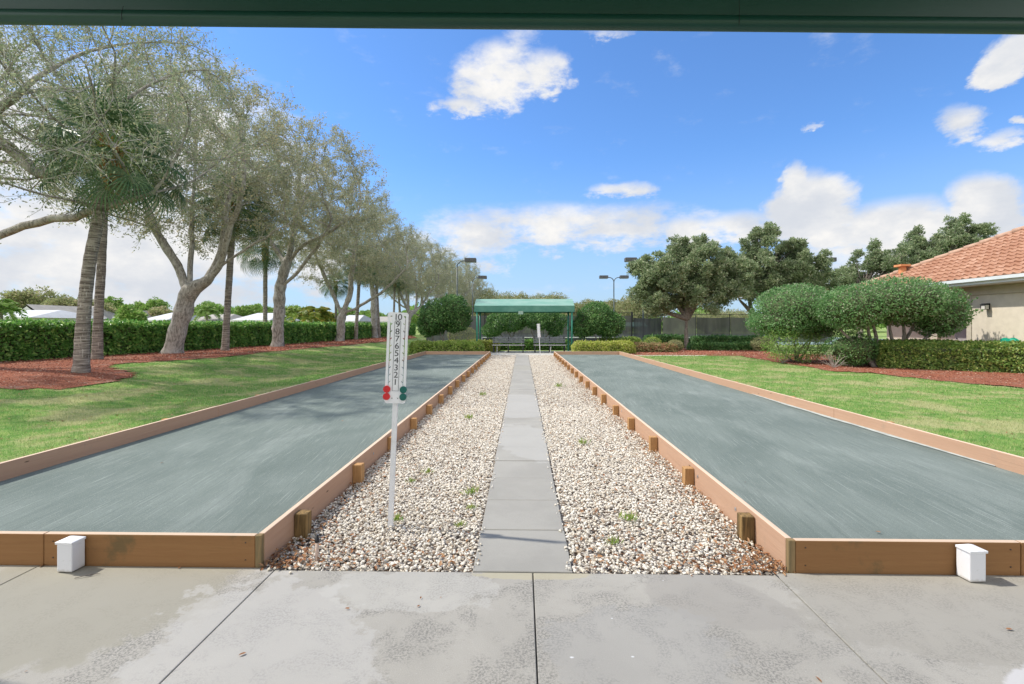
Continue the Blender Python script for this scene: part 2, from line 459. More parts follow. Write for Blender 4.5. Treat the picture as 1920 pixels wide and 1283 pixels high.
def bush(name, loc, lobes, n, L, Wd, leafm, label, cat='shrub', group=None, trunk=None, shoots=0, noise=.12, shell=.16, seed=1, core=True, r0=.05, box=2.0, under=True):
    root = empty(name, loc, label, cat, group)
    mb = MB(); cores = []
    shrub_mesh(mb, lobes, n, L, Wd, noise, shell, seed, under, cores, box)
    for c, r in lobes:
        if not shoots: break
        k = shoots; d = rdir(k); d[:, 2] = np.abs(d[:, 2]) * .9 - .2; d = unit(d); b0 = np.array(c) + d * np.array(r) * .96; q = np.repeat(np.arange(k), 14); ln = rng.uniform(.08, .28, k)
        dirs = unit(d + rdir(k) * .5 + np.array((0, 0, .3))); p = b0[q] + dirs[q] * (ln[q] * rng.random(len(q)))[:, None]
        leaf_quads(mb, p, unit(dirs[q] + rdir(len(q))), L * .9, Wd * .9, nr=unit(d[q] + np.array((0, 0, .5))), rw=.8)
    mb.build('foliage', leafm, root)
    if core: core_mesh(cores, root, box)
    tb = MB()
    if trunk is None: trunk = [((0, 0, -.05), [(c[0] * .7, c[1] * .7, c[2]) for c, r in lobes])]
    for b, ts in trunk: stems(tb, b, ts, r0)
    tb.build('stems', SHRUBBARK, root, True)
    return root

def hedge(name, path, width, h, n, L, Wd, leafm, label, cat='hedge', group=None, wob=.05, zf=None, near_pow=1.0, round_=.12):
    """clipped hedge along a path of (x,y): path is the FRONT line centre"""
    root = empty(name, (0, 0, 0), label, cat, group)
    path = np.array(path, float); seg = np.linalg.norm(np.diff(path, axis=0), axis=1); cum = np.concatenate([[0], np.cumsum(seg)]); T = cum[-1]
    def pos(s): return np.stack([np.interp(s, cum, path[:, 0]), np.interp(s, cum, path[:, 1])], 1)
    dist = np.linalg.norm(pos(np.linspace(0, T, 400)), axis=1); wgt = 1 / dist ** near_pow; cdf = np.cumsum(wgt); cdf /= cdf[-1]
    s = np.interp(rng.random(n), cdf, np.linspace(0, T, 400))
    c = pos(s); e = pos(np.minimum(s + .05, T)) - pos(np.maximum(s - .05, 0)); e /= np.linalg.norm(e, axis=1)[:, None] + 1e-9
    nrm = np.stack([e[:, 1], -e[:, 0]], 1)
    # profile: perimeter of rounded box: up side, top, other side
    per = rng.random(n) * (2 * h + width); a = np.where(per < h, -width / 2, np.where(per < h + width, per - h - width / 2, width / 2))
    z = np.where(per < h, per, np.where(per < h + width, h, 2 * h + width - per))
    na = np.where(per < h, -1., np.where(per < h + width, 0, 1.)); nzz = np.where((per >= h) & (per < h + width), 1., 0)
    q = np.stack([s, a, z], 1); ns = ridge_noise(q, 3.0, 3) * wob + ridge_noise(q, 9, 8) * wob * .6
    dep = -rng.random(n) ** 1.6 * .16
    # soft corners
    cr = np.clip(1 - np.minimum(np.abs(h - z), 9) / round_, 0, 1) * np.where(nzz == 0, 1, 0); a = a * (1 - cr * round_ / width * 1.2)
    cr2 = np.clip(1 - (width / 2 - np.abs(a)) / round_, 0, 1) * nzz; z = z - cr2 * round_ * .5
    a2 = a + na * (ns + dep); z2 = z + nzz * (ns + dep)
    g = gz(c[:, 0], c[:, 1]) if zf is None else zf
    p = np.stack([c[:, 0] + nrm[:, 0] * a2, c[:, 1] + nrm[:, 1] * a2, g + z2], 1)
    od = np.stack([nrm[:, 0] * na, nrm[:, 1] * na, nzz], 1)
    dd = np.linalg.norm(c, axis=1); sc_ = np.maximum(1, (dd / 22)) ** .8
    s1 = rng.uniform(.6, 1.3, n) * sc_
    mb = MB(); leaf_quads(mb, p, unit(od * .3 + rdir(n) * .9 + np.array((0, 0, -.1))), L * s1, Wd * s1, nr=unit(od + np.array((0, 0, .5))), rw=.7)
    for s0, sg in ((0.0, -1), (T, 1)):
        m_ = int(max(60, n * width * h / ((2 * h + width) * T) * 1.3)); cc_ = pos(np.array([s0]))[0]; ev = unit(pos(np.array([min(T, s0 + .1)]))[0] - pos(np.array([max(0, s0 - .1)]))[0]); nv = np.array((ev[1], -ev[0]))
        aa = rng.uniform(-.5, .5, m_) * width; zz = rng.random(m_) * h; bulge = .22 * np.sqrt(np.clip(1 - (2 * aa / width) ** 2, 0, 1)) * np.clip((h - zz) / .2, .2, 1) * rng.uniform(.3, 1.05, m_)
        q2 = cc_[None] + nv[None] * aa[:, None] + ev[None] * (sg * bulge)[:, None]; g2 = gz(q2[:, 0], q2[:, 1]) if zf is None else zf
        od2 = np.array((ev[0] * sg, ev[1] * sg, .3)); leaf_quads(mb, np.stack([q2[:, 0], q2[:, 1], g2 + zz], 1), unit(od2 * .3 + rdir(m_) * .9), L * rng.uniform(.6, 1.3, m_), Wd, nr=np.broadcast_to(od2, (m_, 3)), rw=.7)
    mb.build('foliage', leafm, root)
    # added opaque core that stops light passing through the hedge
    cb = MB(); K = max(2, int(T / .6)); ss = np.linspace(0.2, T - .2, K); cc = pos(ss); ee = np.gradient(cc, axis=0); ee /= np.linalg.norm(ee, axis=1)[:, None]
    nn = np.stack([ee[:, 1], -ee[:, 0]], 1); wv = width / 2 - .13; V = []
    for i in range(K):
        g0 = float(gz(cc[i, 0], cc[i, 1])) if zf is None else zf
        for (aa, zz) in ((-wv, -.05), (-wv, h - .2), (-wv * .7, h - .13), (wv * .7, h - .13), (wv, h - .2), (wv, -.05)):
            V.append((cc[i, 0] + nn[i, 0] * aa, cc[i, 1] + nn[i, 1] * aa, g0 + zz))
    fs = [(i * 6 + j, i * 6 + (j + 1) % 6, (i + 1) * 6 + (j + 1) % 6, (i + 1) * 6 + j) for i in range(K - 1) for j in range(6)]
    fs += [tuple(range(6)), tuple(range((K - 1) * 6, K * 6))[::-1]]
    cb.add(np.array(V), fs); cb.build('light_stop_core', CORE, root, False)
    return root

# ---------------------------------------------------------------- palms
def fan(nseg=34, rad=.95, droop=.35, span=R(290)):
    V = []; Fc = []
    for i in range(nseg):
        t = i / (nseg - 1) - .5; a = t * span; l = rad * (1 - .28 * abs(t * 2) ** 2) * rng.uniform(.9, 1.05)
        d = np.array((math.sin(a), math.cos(a), 0)); sd_ = np.array((math.cos(a), -math.sin(a), 0))
        lift = .10 * math.cos(a); w_ = .021
        base = np.array((0, 0, 0.))
        p1 = d * l * .5 + np.array((0, 0, lift * l * .3)); p2 = d * l * .8 + np.array((0, 0, -droop * l * .22)); p3 = d * l * .96 + np.array((0, 0, -droop * l * rng.uniform(.7, 1.2)))
        k = len(V); zz = np.array((0, 0, .012 if i % 2 else -.012))
        V += [base, p1 - sd_ * w_ + zz, p1 + sd_ * w_ - zz, p2 - sd_ * w_ * .6, p2 + sd_ * w_ * .6, p3]
        Fc += [(k, k + 1, k + 2), (k + 1, k + 3, k + 4, k + 2), (k + 3, k + 5, k + 4)]
    return np.array(V), Fc
FANS = [fan(droop=d) for d in (.2, .5, .8)]
def place(v, loc, fwd, up=(0, 0, 1), s=1.0):
    y = np.array(fwd, float); y /= np.linalg.norm(y); z = np.array(up, float); x = np.cross(y, z); x /= np.linalg.norm(x) + 1e-9; z = np.cross(x, y)
    return v @ np.stack([x, y, z]) * s + np.array(loc)
def palm_mesh(name, pts, r0, r1, ns=38, size=1.0):
    root = empty(name, tuple(pts[0]), None, None)
    p0 = np.array(pts[0], float); pts = np.array(pts, float) - p0
    t = np.linspace(0, len(pts) - 1, 46); pp = np.stack([np.interp(t, range(len(pts)), pts[:, q]) for q in range(3)], 1)
    ker = np.ones(7) / 7
    for q in range(2): pp[3:-3, q] = np.convolve(pp[:, q], ker, 'valid')
    rr = np.interp(t, [0, (len(pts) - 1) * .28, len(pts) - 1], [r0, r0 * .8, r1]) * (1 + .03 * np.sin(np.arange(46) * 2.1)) ; rr[0] *= 1.12; rr[1] *= 1.05
    pp[0, 2] -= .15
    mb = MB(); mb.tube(pp, rr, 16, False, .02); mb.build('trunk', PALMBARK, root, True)
    top = pp[-1]; bb = MB()
    for i in range(34):
        a = i * 2.4; z = -1.15 + i * .038; d = np.array((math.cos(a), math.sin(a), 0)); q = top + np.array((0, 0, z)) + d * r1 * .8
        e = q + d * .13 + np.array((0, 0, .28)); sd_ = np.array((-d[1], d[0], 0)) * .06
        bb.add([q - sd_, q + sd_, e + sd_ * .7, e - sd_ * .7, q - sd_ + d * .05, q + sd_ + d * .05, e + sd_ * .7 + d * .04, e - sd_ * .7 + d * .04],
               [(0, 1, 2, 3), (7, 6, 5, 4), (0, 4, 5, 1), (1, 5, 6, 2), (2, 6, 7, 3), (3, 7, 4, 0)])
    bb.build('leaf_boots', BOOT, root)
    cm = MB(); st = MB()
    for i in range(ns):
        a = i * 2.399 + rng.uniform(-.2, .2); tt = i / ns; e = R(74 - 116 * tt + rng.uniform(-9, 9))
        d = np.array((math.cos(a) * math.cos(e), math.sin(a) * math.cos(e), math.sin(e)))
        pl = (1.15 + .35 * tt) * size * rng.uniform(.8, 1.1); tip = top + d * pl + np.array((0, 0, -.18 * pl)); mid = top + d * pl * .55
        st.tube([top + d * .12, mid, tip], [.022, .016, .011], 4, False)
        v, f = FANS[min(2, int(tt * 3))]
        dd = unit(d + np.array((0, 0, -.35 - .5 * tt)))
        up = unit(np.array((0, 0, 1.0)) + d * .5 + rdir(1)[0] * .35)
        if abs(np.dot(up, dd)) > .9: up = unit(np.array((d[0], d[1], .2)))
        cm.add(place(v, tip, dd, up, size * rng.uniform(.85, 1.15)), [tuple(q) for q in f])
    st.build('leaf_stalks', LIMELEAF, root); cm.build('fronds', PALMLEAF, root)
    return root
def feather_palm(name, loc, h, size, leafm, label, n=16, lean=0, group=None):
    root = empty(name, loc, label, 'palm tree', group)
    mb = MB(); mb.tube([(0, 0, -.1), (lean * .4, 0, h * .5), (lean, 0, h)], [.17, .14, .12], 8, False); mb.build('trunk', PALMBARK, root, True)
    fb = MB(); top = np.array((lean, 0, h))
    for i in range(n):
        a = i * 2.4 + rng.uniform(-.3, .3); e = R(75 - 80 * (i / n)); L = size * rng.uniform(.8, 1.1)
        d = np.array((math.cos(a), math.sin(a), 0)); pts = []
        for k in range(9):
            s = k / 8; r = L * (math.cos(e) * s * (1 - .15 * s)); z = L * (math.sin(e) * s - .75 * s * s * (1 - .2 * math.sin(e))); pts.append(top + d * r + np.array((0, 0, z)))
        pts = np.array(pts); fb.tube(pts, np.linspace(.02, .006, 9), 3, False)
        m = 46; t = rng.uniform(.12, 1, m * 2) * 8; q = np.stack([np.interp(t, range(9), pts[:, j]) for j in range(3)], 1)
        sd_ = np.cross(d, (0, 0, 1)); sg = np.where(np.arange(m * 2) % 2, 1, -1)[:, None]
        ld = unit(sd_ * sg + d * .5 + np.array((0, 0, -.45)) + rdir(m * 2) * .25)
        leaf_quads(fb, q, ld, size * .24, size * .035 + .02)
    fb.build('fronds', leafm, root); return root
# ================================================================ ground, courts, path
YF = 3.03; YE = 25.0; XI = 1.62; XO = 4.93; BT = .04; BH = .195
# --- grass material for the ground sheet
m, N = mat('lawn'); v = objv(N)
n1 = N.noise(v, .75, 6, .66); n2 = N.noise(v, 3.2, 6, .65); n3 = N.noise(v, 60, 4, .7)
c = N.mix(N.ramp(n2, .35, .66), (.10, .24, .05), (.28, .37, .11))
c = N.mix(N.ramp(n1, .47, .60, 0, .85), c, (.43, .40, .21))
c = N.mix(N.ramp(n3, .3, .7, 0, .45), c, (.12, .18, .045))
LAWN = fin(m, N, c, .95, n3, .6, .03, .1)
xs = np.unique(np.concatenate([[-1200, -600, -300, -160, -100, -60, -40, -30, -24], np.arange(-20, -4.9, .25), [-4.97, -4.9, 4.9, 4.97], np.arange(5.2, 20, .6), [24, 30, 45, 60, 100, 160, 300, 600, 1200]]))
ys = np.unique(np.concatenate([[-300, -60, -20, -5], np.arange(-2, 30, .5), np.arange(30, 70, 2), [80, 100, 140, 200, 300, 500, 900, 1500]]))
X, Y = np.meshgrid(xs, ys); Z = gz(X, Y)
inner = (np.abs(X) < 4.95) & (Y < 28.8); Z = np.where(inner | (Y < 2.9), -.12, Z)
nx = len(xs); a = np.arange(nx - 1); gb = MB()
gb.add(np.stack([X, Y, Z], -1).reshape(-1, 3), np.concatenate([np.stack([j * nx + a, j * nx + a + 1, (j + 1) * nx + a + 1, (j + 1) * nx + a], 1) for j in range(len(ys) - 1)]))
tag(gb.build('ground', LAWN, None, True), kind='structure')

# --- concrete
def concrete(name, base, dark, light, blobs=(), rough=.85, sc_=1.0, wetspots=(), grime=.6):
    m, N = mat(name); v = objv(N)
    fine = N.noise(v, 260 * sc_, 3, .7); mid = N.noise(v, 85 * sc_, 5, .7); big = N.noise(v, 1.3 * sc_, 6, .6, .3)
    c = N.mix(N.ramp(big, .35, .65), base, tuple(x * .86 for x in base))
    sp = N.math('MULTIPLY', N.ramp(mid, .46, .56), N.ramp(N.noise(v, 3.4 * sc_, 7, .72, .4), .44, .60))
    c = N.mix(N.math('MULTIPLY', sp, grime), c, dark)
    c = N.mix(N.ramp(fine, .3, .7, .0, .38), c, dark)
    c = N.mix(N.math('MULTIPLY', N.ramp(N.noise(v, 150 * sc_, 2, .5), .66, .72), .35), c, light)
    for (bx, by, rx, ry, rot, colr, amt, wig) in blobs:
        q = N.mapping(v, (1 / rx, 1 / ry, 0), (0, 0, 0), (-bx / rx, -by / ry, 0))
        if rot: q = N.mapping(N.n('ShaderNodeVectorRotate', ins={'Vector': v, 'Center': (bx, by, 0), 'Angle': -rot}).outputs[0], (1 / rx, 1 / ry, 0), (0, 0, 0), (-bx / rx, -by / ry, 0))
        L = N.n('ShaderNodeVectorMath', operation='LENGTH', ins={0: q}).outputs['Value']
        L = N.math('ADD', L, N.math('MULTIPLY', N.math('SUBTRACT', N.noise(v, 4.5, 6, .65), .5), wig))
        c = N.mix(N.ramp(L, 1.02, .90, 0, amt), c, colr)
    for (bx, by, r) in wetspots:
        L = N.n('ShaderNodeVectorMath', operation='LENGTH', ins={0: N.mapping(v, (1 / r, 1.4 / r, 0), (0, 0, 0), (-bx / r, -by * 1.4 / r, 0))}).outputs['Value']
        c = N.mix(N.ramp(N.math('ADD', L, N.math('MULTIPLY', N.noise(v, 90, 3), .9)), 1.4, .7, 0, .7), c, (.72, .73, .76))
    return fin(m, N, c, rough, N.math('ADD', fine, mid), .25, .004, .25)
LT = (.50, .49, .49); TAN = (.28, .265, .215)
spots = [(.46, 2.52, .008), (.225, 2.22, .013), (.50, 2.23, .010), (.83, 2.90, .006)]
PATIO = concrete('patio_concrete', (.40, .382, .34), (.19, .183, .168), (.58, .56, .52),
    [(-2.5, 2.66, .85, .66, .0, TAN, .8, .9), (-1.2, 2.2, .5, .8, .6, (.43, .42, .40), .5, 1.6), (2.3, 2.62, .95, .48, -.1, (.285, .27, .235), .6, 1.2),
     (2.25, 2.02, .32, .20, .35, LT, .85, .8), (1.05, 2.72, .42, .26, -.5, (.28, .265, .24), .55, .7), (.05, 2.95, .40, .06, 0, (.39, .355, .25), .7, 1.3), (-.62, 2.78, .5, .25, 0, (.43, .42, .39), .45, 1.4),
     (.55, 2.3, .45, .35, 0, (.30, .295, .28), .5, 1.8)], wetspots=spots, grime=.95)
pb = MB(); g = .0035
jx = [-9.0, -6.0, -4.52, -3.02, -1.52, .065, 1.53, 3.03, 4.53, 6.0, 9.0]
for x0, x1 in zip(jx[:-1], jx[1:]):
    pb.box(x0 + g, x1 - g, -6, 2.975 if abs(x0 + x1) < 3 else 3.004, -.10, 0)
o = tag(pb.build('patio', PATIO), kind='structure'); bevel(o, .004, 2)
JOINT = m_simple('joint_dirt', (.11, .105, .09), .95, .4, 30)
sb = MB().box(-9, 9, -6, YF - .03, -.14, -.014); tag(sb.build('patio_bed', JOINT), kind='structure')
# gravel bed base
m, N = mat('gravel_bed'); v = objv(N)
vo = N.n('ShaderNodeTexVoronoi', ins={'Vector': v, 'Scale': 42.0}); 
c = N.mix(N.ramp(vo.outputs['Distance'], .2, .75), (.62, .57, .50), (.10, .07, .05))
GB = fin(m, N, c, .95, vo.outputs['Distance'], .8, -.02, .1)
sb = MB().box(-XI + .0, XI - .0, 2.98, YE + .3, -.1, -.028); tag(sb.build('gravel_base', GB), kind='structure')
# paved path: square slabs
PAVE = concrete('paver_concrete', (.335, .325, .295), (.24, .235, .22), (.43, .42, .39), [(0.08, 6.4, .45, 1.1, .25, (.37, .365, .345), .6, .9), (-.1, 9.3, .9, 1.4, 0, (.38, .375, .36), .5, .3), (.05, 17.5, .5, .9, 0, (.29, .28, .24), .6, .5)], .9, 1.2, grime=.25)
pv = MB(); y = 2.985; i = 0
while y < YE - .3:
    pv.box(-.302 + rng.uniform(-.004, .004), .305 + rng.uniform(-.004, .004), y, y + .604, -.06, .004 + rng.uniform(-.002, .003)); y += .611; i += 1
o = tag(pv.build('path', PAVE), kind='structure'); bevel(o, .004, 1)
# slab beyond the courts
FAR = concrete('far_slab', (.50, .49, .46), (.33, .33, .32), (.6, .6, .6), grime=.3)
sb = MB().box(-3.4, 3.4, y + .004, 29.4, -.1, .006); tag(sb.build('rear_slab', FAR), kind='structure')

# --- clay courts
m, N = mat('court_clay'); v = objv(N)
sx_ = N.math('SIGN', N.n('ShaderNodeSeparateXYZ', ins={0: v}).outputs[0])
wv = N.n('ShaderNodeVectorRotate', ins={'Vector': v, 'Angle': N.math('MULTIPLY', sx_, R(7))}).outputs[0]
st1 = N.noise(N.mapping(wv, (26, .8, 1)), 1.0, 6, .7, .3); st2 = N.noise(N.mapping(wv, (95, 1.3, 1)), 1.0, 4, .65, .1)
big = N.noise(N.mapping(v, (1, .5, 1)), .8, 6, .6, .5); mid = N.noise(N.mapping(wv, (2.0, .5, 1)), 1.0, 6, .62, .6)
c = N.mix(N.ramp(big, .3, .7), (.128, .16, .147), (.195, .23, .212))
c = N.mix(N.ramp(mid, .48, .72, 0, .6), c, (.27, .305, .285))
c = N.mix(N.ramp(st1, .46, .70, 0, .38), c, (.105, .13, .12))
c = N.mix(N.ramp(st2, .58, .66, 0, .42), c, (.46, .50, .47))
c = N.mix(N.ramp(st2, .40, .33, 0, .35), c, (.09, .11, .105))
fn = N.noise(v, 210, 3, .75); c = N.mix(N.ramp(fn, .42, .62, 0, .5), c, (.11, .135, .125)); c = N.mix(N.ramp(N.noise(v, 150, 2, .6), .62, .70, 0, .5), c, (.46, .49, .46))
CLAY = fin(m, N, c, .95, N.math('ADD', st2, N.math('MULTIPLY', fn, .8)), .5, .006, .1)
for sgn in (-1, 1):
    x0, x1 = sorted((sgn * (XI + .0), sgn * (XO)))
    k = 24; U = np.linspace(x0, x1, 12); V_ = np.linspace(YF + .02, YE, 60); XX, YY = np.meshgrid(U, V_)
    ZZ = .030 + .005 * ridge_noise(np.stack([XX, YY * .5, XX * 0], -1).reshape(-1, 3), 1.2, 4).reshape(XX.shape)
    b = MB(); aa = np.arange(11); b.add(np.stack([XX, YY, ZZ], -1).reshape(-1, 3), np.concatenate([np.stack([j * 12 + aa, j * 12 + aa + 1, (j + 1) * 12 + aa + 1, (j + 1) * 12 + aa], 1) for j in range(59)]))
    tag(b.build('court', CLAY, None, True), kind='structure')
# chalky wedge along the right court's outer edge
CH = m_simple('chalk', (.38, .42, .40), .95, .15, 9, .3)
b = MB(); q = np.linspace(5.2, 10.6, 24); wdt = .06 * np.sin((q - 5.2) / 5.4 * np.pi) ** .6 * (1 + .25 * np.sin(q * 5)) + .012
V = np.concatenate([np.stack([XO - .002 + q * 0, q, q * 0 + .045], 1), np.stack([XO - wdt * 1.0, q, q * 0 + .0405], 1)])
b.add(V, np.array([(i, i + 1, 24 + i + 1, 24 + i) for i in range(23)])); tag(b.build('clay_ridge', CH), kind='structure')

# --- timber borders: boards and posts
def wood_mat(name, c, c2, stain, along='X', amt=.5, grain=.5):
    m, N = mat(name); v = objv(N)
    s = (1.2, 30, 34) if along == 'X' else ((30, 1.2, 34) if along == 'Y' else (26, 26, 2.0))
    gr = N.noise(N.mapping(v, s), 1.0, 6, .7, .8)
    cc = N.mix(N.ramp(gr, .3, .7, 0, grain), c, c2)
    cc = N.mix(N.ramp(N.noise(v, 2.1, 7, .72), .56, .70, 0, amt), cc, stain)
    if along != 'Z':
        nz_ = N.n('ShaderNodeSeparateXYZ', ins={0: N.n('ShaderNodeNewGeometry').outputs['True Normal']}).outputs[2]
        cc = N.mix(N.ramp(nz_, .3, .9, 0, .8), cc, (.66, .52, .40))  # top highlight painted in: up-facing faces mixed towards cream
    kn = N.n('ShaderNodeTexVoronoi', ins={'Vector': N.mapping(v, (2.1, 2.1, 9)), 'Scale': 1.0}).outputs['Distance']
    cc = N.mix(N.ramp(kn, .075, .03, 0, .8), cc, (.05, .035, .02))
    return fin(m, N, cc, .8, gr, .5, .008, .15)
BOARDX = wood_mat('painted_board_shaded', (.29, .155, .066), (.235, .115, .048), (.13, .10, .05), 'X', .75)  # same board paint, with the canopy shade put into its colour
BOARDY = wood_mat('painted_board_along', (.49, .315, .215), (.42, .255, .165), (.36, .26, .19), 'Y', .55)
BOARDC = wood_mat('board_end_grain', (.30, .20, .10), (.16, .13, .07), (.10, .11, .07), 'Z', .6, 1)
POSTW = wood_mat('post_wood', (.50, .29, .13), (.30, .165, .07), (.12, .08, .03), 'Z', .6, .9)
POSTOLD = wood_mat('weathered_post_wood', (.33, .21, .085), (.075, .055, .03), (.055, .05, .025), 'Z', .85, 1)
BOLT = m_simple('bolt', (.45, .45, .46), .4, .2, 30, metal=.6)
BLK_ = m_simple('rusty_screw', (.09, .06, .045), .7, .2, 40)
def border(sgn, label):
    root = empty('court_border', (sgn * (XI + XO) / 2, YF, 0), label, 'timber border', 'painted timber borders of the two clay courts')
    cx, cy = root.location.x, YF
    def part(nm, x0, x1, y0, y1, z0, z1, mt, lb=None, bv=.005):
        xa, xb = sorted((x0, x1)); o = MB().box(xa - cx, xb - cx, y0 - cy, y1 - cy, z0, z1).build(nm, mt, root, label=lb); bevel(o, bv, 2); return o
    # front board (a joint far out), end grain corner
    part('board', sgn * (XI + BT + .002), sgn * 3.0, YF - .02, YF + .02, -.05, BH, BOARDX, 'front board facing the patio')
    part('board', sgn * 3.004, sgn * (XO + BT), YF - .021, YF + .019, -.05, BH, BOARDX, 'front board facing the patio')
    part('corner_block', sgn * (XI), sgn * (XI + BT), YF - .022, YF + .016, -.05, BH + .001, BOARDC)
    ycuts = [YF + .018, 7.85, 12.75, 17.6, 21.6, YE]
    for i in range(5):
        j = .002 * (i % 2)
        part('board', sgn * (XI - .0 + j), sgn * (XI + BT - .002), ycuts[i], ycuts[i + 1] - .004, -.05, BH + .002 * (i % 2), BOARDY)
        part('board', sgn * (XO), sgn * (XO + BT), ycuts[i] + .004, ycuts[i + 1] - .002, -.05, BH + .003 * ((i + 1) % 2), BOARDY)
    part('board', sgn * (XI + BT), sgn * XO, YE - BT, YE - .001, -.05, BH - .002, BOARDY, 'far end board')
    for k in range(18):
        y = 3.48 + 1.2 * k + (rng.uniform(-.04, .04) if k > 1 else 0); hh = .165 + rng.uniform(-.012, .012)
        w_ = .088; ob = MB().box(-w_ / 2, w_ / 2, -w_ / 2, w_ / 2, -.1, hh).build('post', POSTOLD if k in (0,) else POSTW, root, label='weathered dark post nearest the patio' if k == 0 else None)
        ob.location = (sgn * (XI - w_ / 2 - .004) - cx, y - cy, 0); ob.rotation_euler = (0, rng.uniform(-.02, .02), rng.uniform(-.05, .05)); bevel(ob, .006, 2)
    for k in range(9):
        y = 4.4 + 2.4 * k; ob = MB().box(-.044, .044, -.044, .044, -.1, .19 + .0 * k).build('post', POSTW, root)
        ob.location = (sgn * (XO + BT + .048) - cx, y - cy, 0); bevel(ob, .006, 1)
    for xx in np.arange(XI + .10, XO, 1.22):
        for zz in (.045, .15):
            MB().cyl((sgn * xx - cx, -.0225, zz + rng.uniform(-.006, .006)), (sgn * xx - cx, -.019, zz), .0045, n=8).build('screw_head', BLK_, root)
    for y in ((3.75, 4.55, 6.1, 8.0) if sgn > 0 else (5.3,)):
        o = MB().cyl((sgn * (XI - .004) - cx, y - cy, .11), (sgn * (XI + .003) - cx, y - cy, .11), .014, n=12).build('bolt_head', BOLT, root)
border(-1, 'brown painted board border with stub posts round the left grey-green court')
border(1, 'brown painted board border with stub posts round the right grey-green court')

# --- white box posts standing against the front boards
WPAINT = m_simple('white_vinyl', (.74, .74, .75), .45, .06, 9, .05, .4, dirt=(.45, .44, .40), dirt_amt=.45)
m, N = mat('scuffed_vinyl'); v = objv(N); hz_ = N.n('ShaderNodeSeparateXYZ', ins={0: v}).outputs[2]; c = N.mix(N.ramp(N.math('ADD', hz_, N.math('MULTIPLY', N.noise(v, 30, 5, .7), .05)), .055, .02, 0, .8), (.72, .72, .74), (.40, .37, .31))
c = N.mix(N.ramp(N.noise(v, 55, 6, .75), .60, .68, 0, .55), c, (.48, .47, .44)); BOXP = fin(m, N, c, .5, N.noise(v, 200, 2), .1, .002, .35)
def white_box(x, y, rz, label):
    root = empty('post_box', (x, y, 0), label, 'white box', 'small white lidded boxes against the front boards', rz)
    o = MB().box(-.049, .049, -.045, .043, 0.004, .172).build('body', BOXP, root); bevel(o, .006, 2)
    lb = MB(); lb.box(-.055, .055, -.052, .043, .172, .186)
    v = [(-.055, -.052, .186), (.055, -.052, .186), (.055, .043, .186), (-.055, .043, .186), (0, -.012, .203), (0, .012, .203)]
    lb.add(v, [(0, 1, 4), (1, 2, 5, 4), (2, 3, 5), (3, 0, 4, 5)])
    bevel(lb.build('lid', WPAINT, root), .003, 2)
    return root
bx, by, _ = P(111, 1080, 0); white_box(bx, 2.958, R(-3), 'small white lidded box against the left court front board')
bx, by, _ = P(1824, 1088, 0); white_box(bx, 2.956, R(4), 'small white lidded box against the right court front board')

# --- gravel stones
ico_v = []; ph = (1 + 5 ** .5) / 2
for a, b in ((1, ph), (-1, ph), (1, -ph), (-1, -ph)): ico_v += [(0, a, b), (a, b, 0), (b, 0, a)]
ico_v = unit(np.array(ico_v, float)); ICF = []
for i in range(12):
    for j in range(i + 1, 12):
        for k in range(j + 1, 12):
            a, b, c_ = ico_v[i], ico_v[j], ico_v[k]
            if max(np.linalg.norm(a - b), np.linalg.norm(b - c_), np.linalg.norm(a - c_)) < 1.1:
                ICF.append((i, j, k) if np.dot(np.cross(b - a, c_ - a), a) > 0 else (i, k, j))
ICF = np.array(ICF)
OCV = np.array([(1, 0, 0), (0, 1, 0), (-1, 0, 0), (0, -1, 0), (0, 0, 1), (0, 0, -1)], float); OCF = np.array([(0, 1, 4), (1, 2, 4), (2, 3, 4), (3, 0, 4), (1, 0, 5), (2, 1, 5), (3, 2, 5), (0, 3, 5)])
def rot_rand(n):
    q = unit(rng.normal(size=(n, 4))); w_, x, y, z = q.T
    return np.stack([1 - 2 * (y * y + z * z), 2 * (x * y - z * w_), 2 * (x * z + y * w_), 2 * (x * y + z * w_), 1 - 2 * (x * x + z * z), 2 * (y * z - x * w_), 2 * (x * z - y * w_), 2 * (y * z + x * w_), 1 - 2 * (x * x + y * y)], 1).reshape(n, 3, 3)
def stones(mb, p, size, tv, tf):
    n = len(p); V = tv[None] * (1 + rng.uniform(-.28, .28, (n, len(tv), 1))) * rng.uniform(.6, 1.25, (n, 1, 3)) * size[:, None, None]
    V = np.einsum('nvi,nij->nvj', V, rot_rand(n)); V[:, :, 2] *= .75; V += p[:, None]
    mb.add(V.reshape(-1, 3), (np.arange(n)[:, None, None] * len(tv) + tf[None]).reshape(-1, 3))
m, N = mat('marble_chip'); g_ = N.n('ShaderNodeNewGeometry'); r = g_.outputs['Random Per Island']
cr = N.n('ShaderNodeValToRGB', ins={0: r}); e = cr.color_ramp; e.elements[0].color = (.54, .48, .39, 1); e.elements[1].color = (.76, .72, .64, 1)
for p_, c_ in ((.06, (.38, .27, .18, 1)), (.12, (.64, .585, .49, 1)), (.45, (.70, .665, .60, 1)), (.62, (.62, .55, .44, 1)), (.8, (.73, .69, .62, 1))): q = e.elements.new(p_); q.color = c_
MARB = fin(m, N, cr.outputs[0], .8, N.noise(objv(N), 90, 3), .3, .003, .25)
def gpts(n, y0, y1, z0, z1, pw):
    u = rng.random(n); Y_ = np.exp(np.log(y0) + u * (np.log(y1) - np.log(y0))) if pw else y0 + u * (y1 - y0)
    sx = rng.choice([-1, 1], n); X_ = sx * rng.uniform(.318, XI - .012, n)
    return np.stack([X_, Y_, rng.uniform(z0, z1, n)], 1)
sb = MB()
stones(sb, gpts(40000, 2.985, 9.0, -.018, .010, False), rng.uniform(.0062, .0135, 40000), ico_v, ICF)
stones(sb, gpts(44000, 9.0, YE + .1, -.018, .010, False), rng.uniform(.010, .0165, 44000), OCV, OCF)
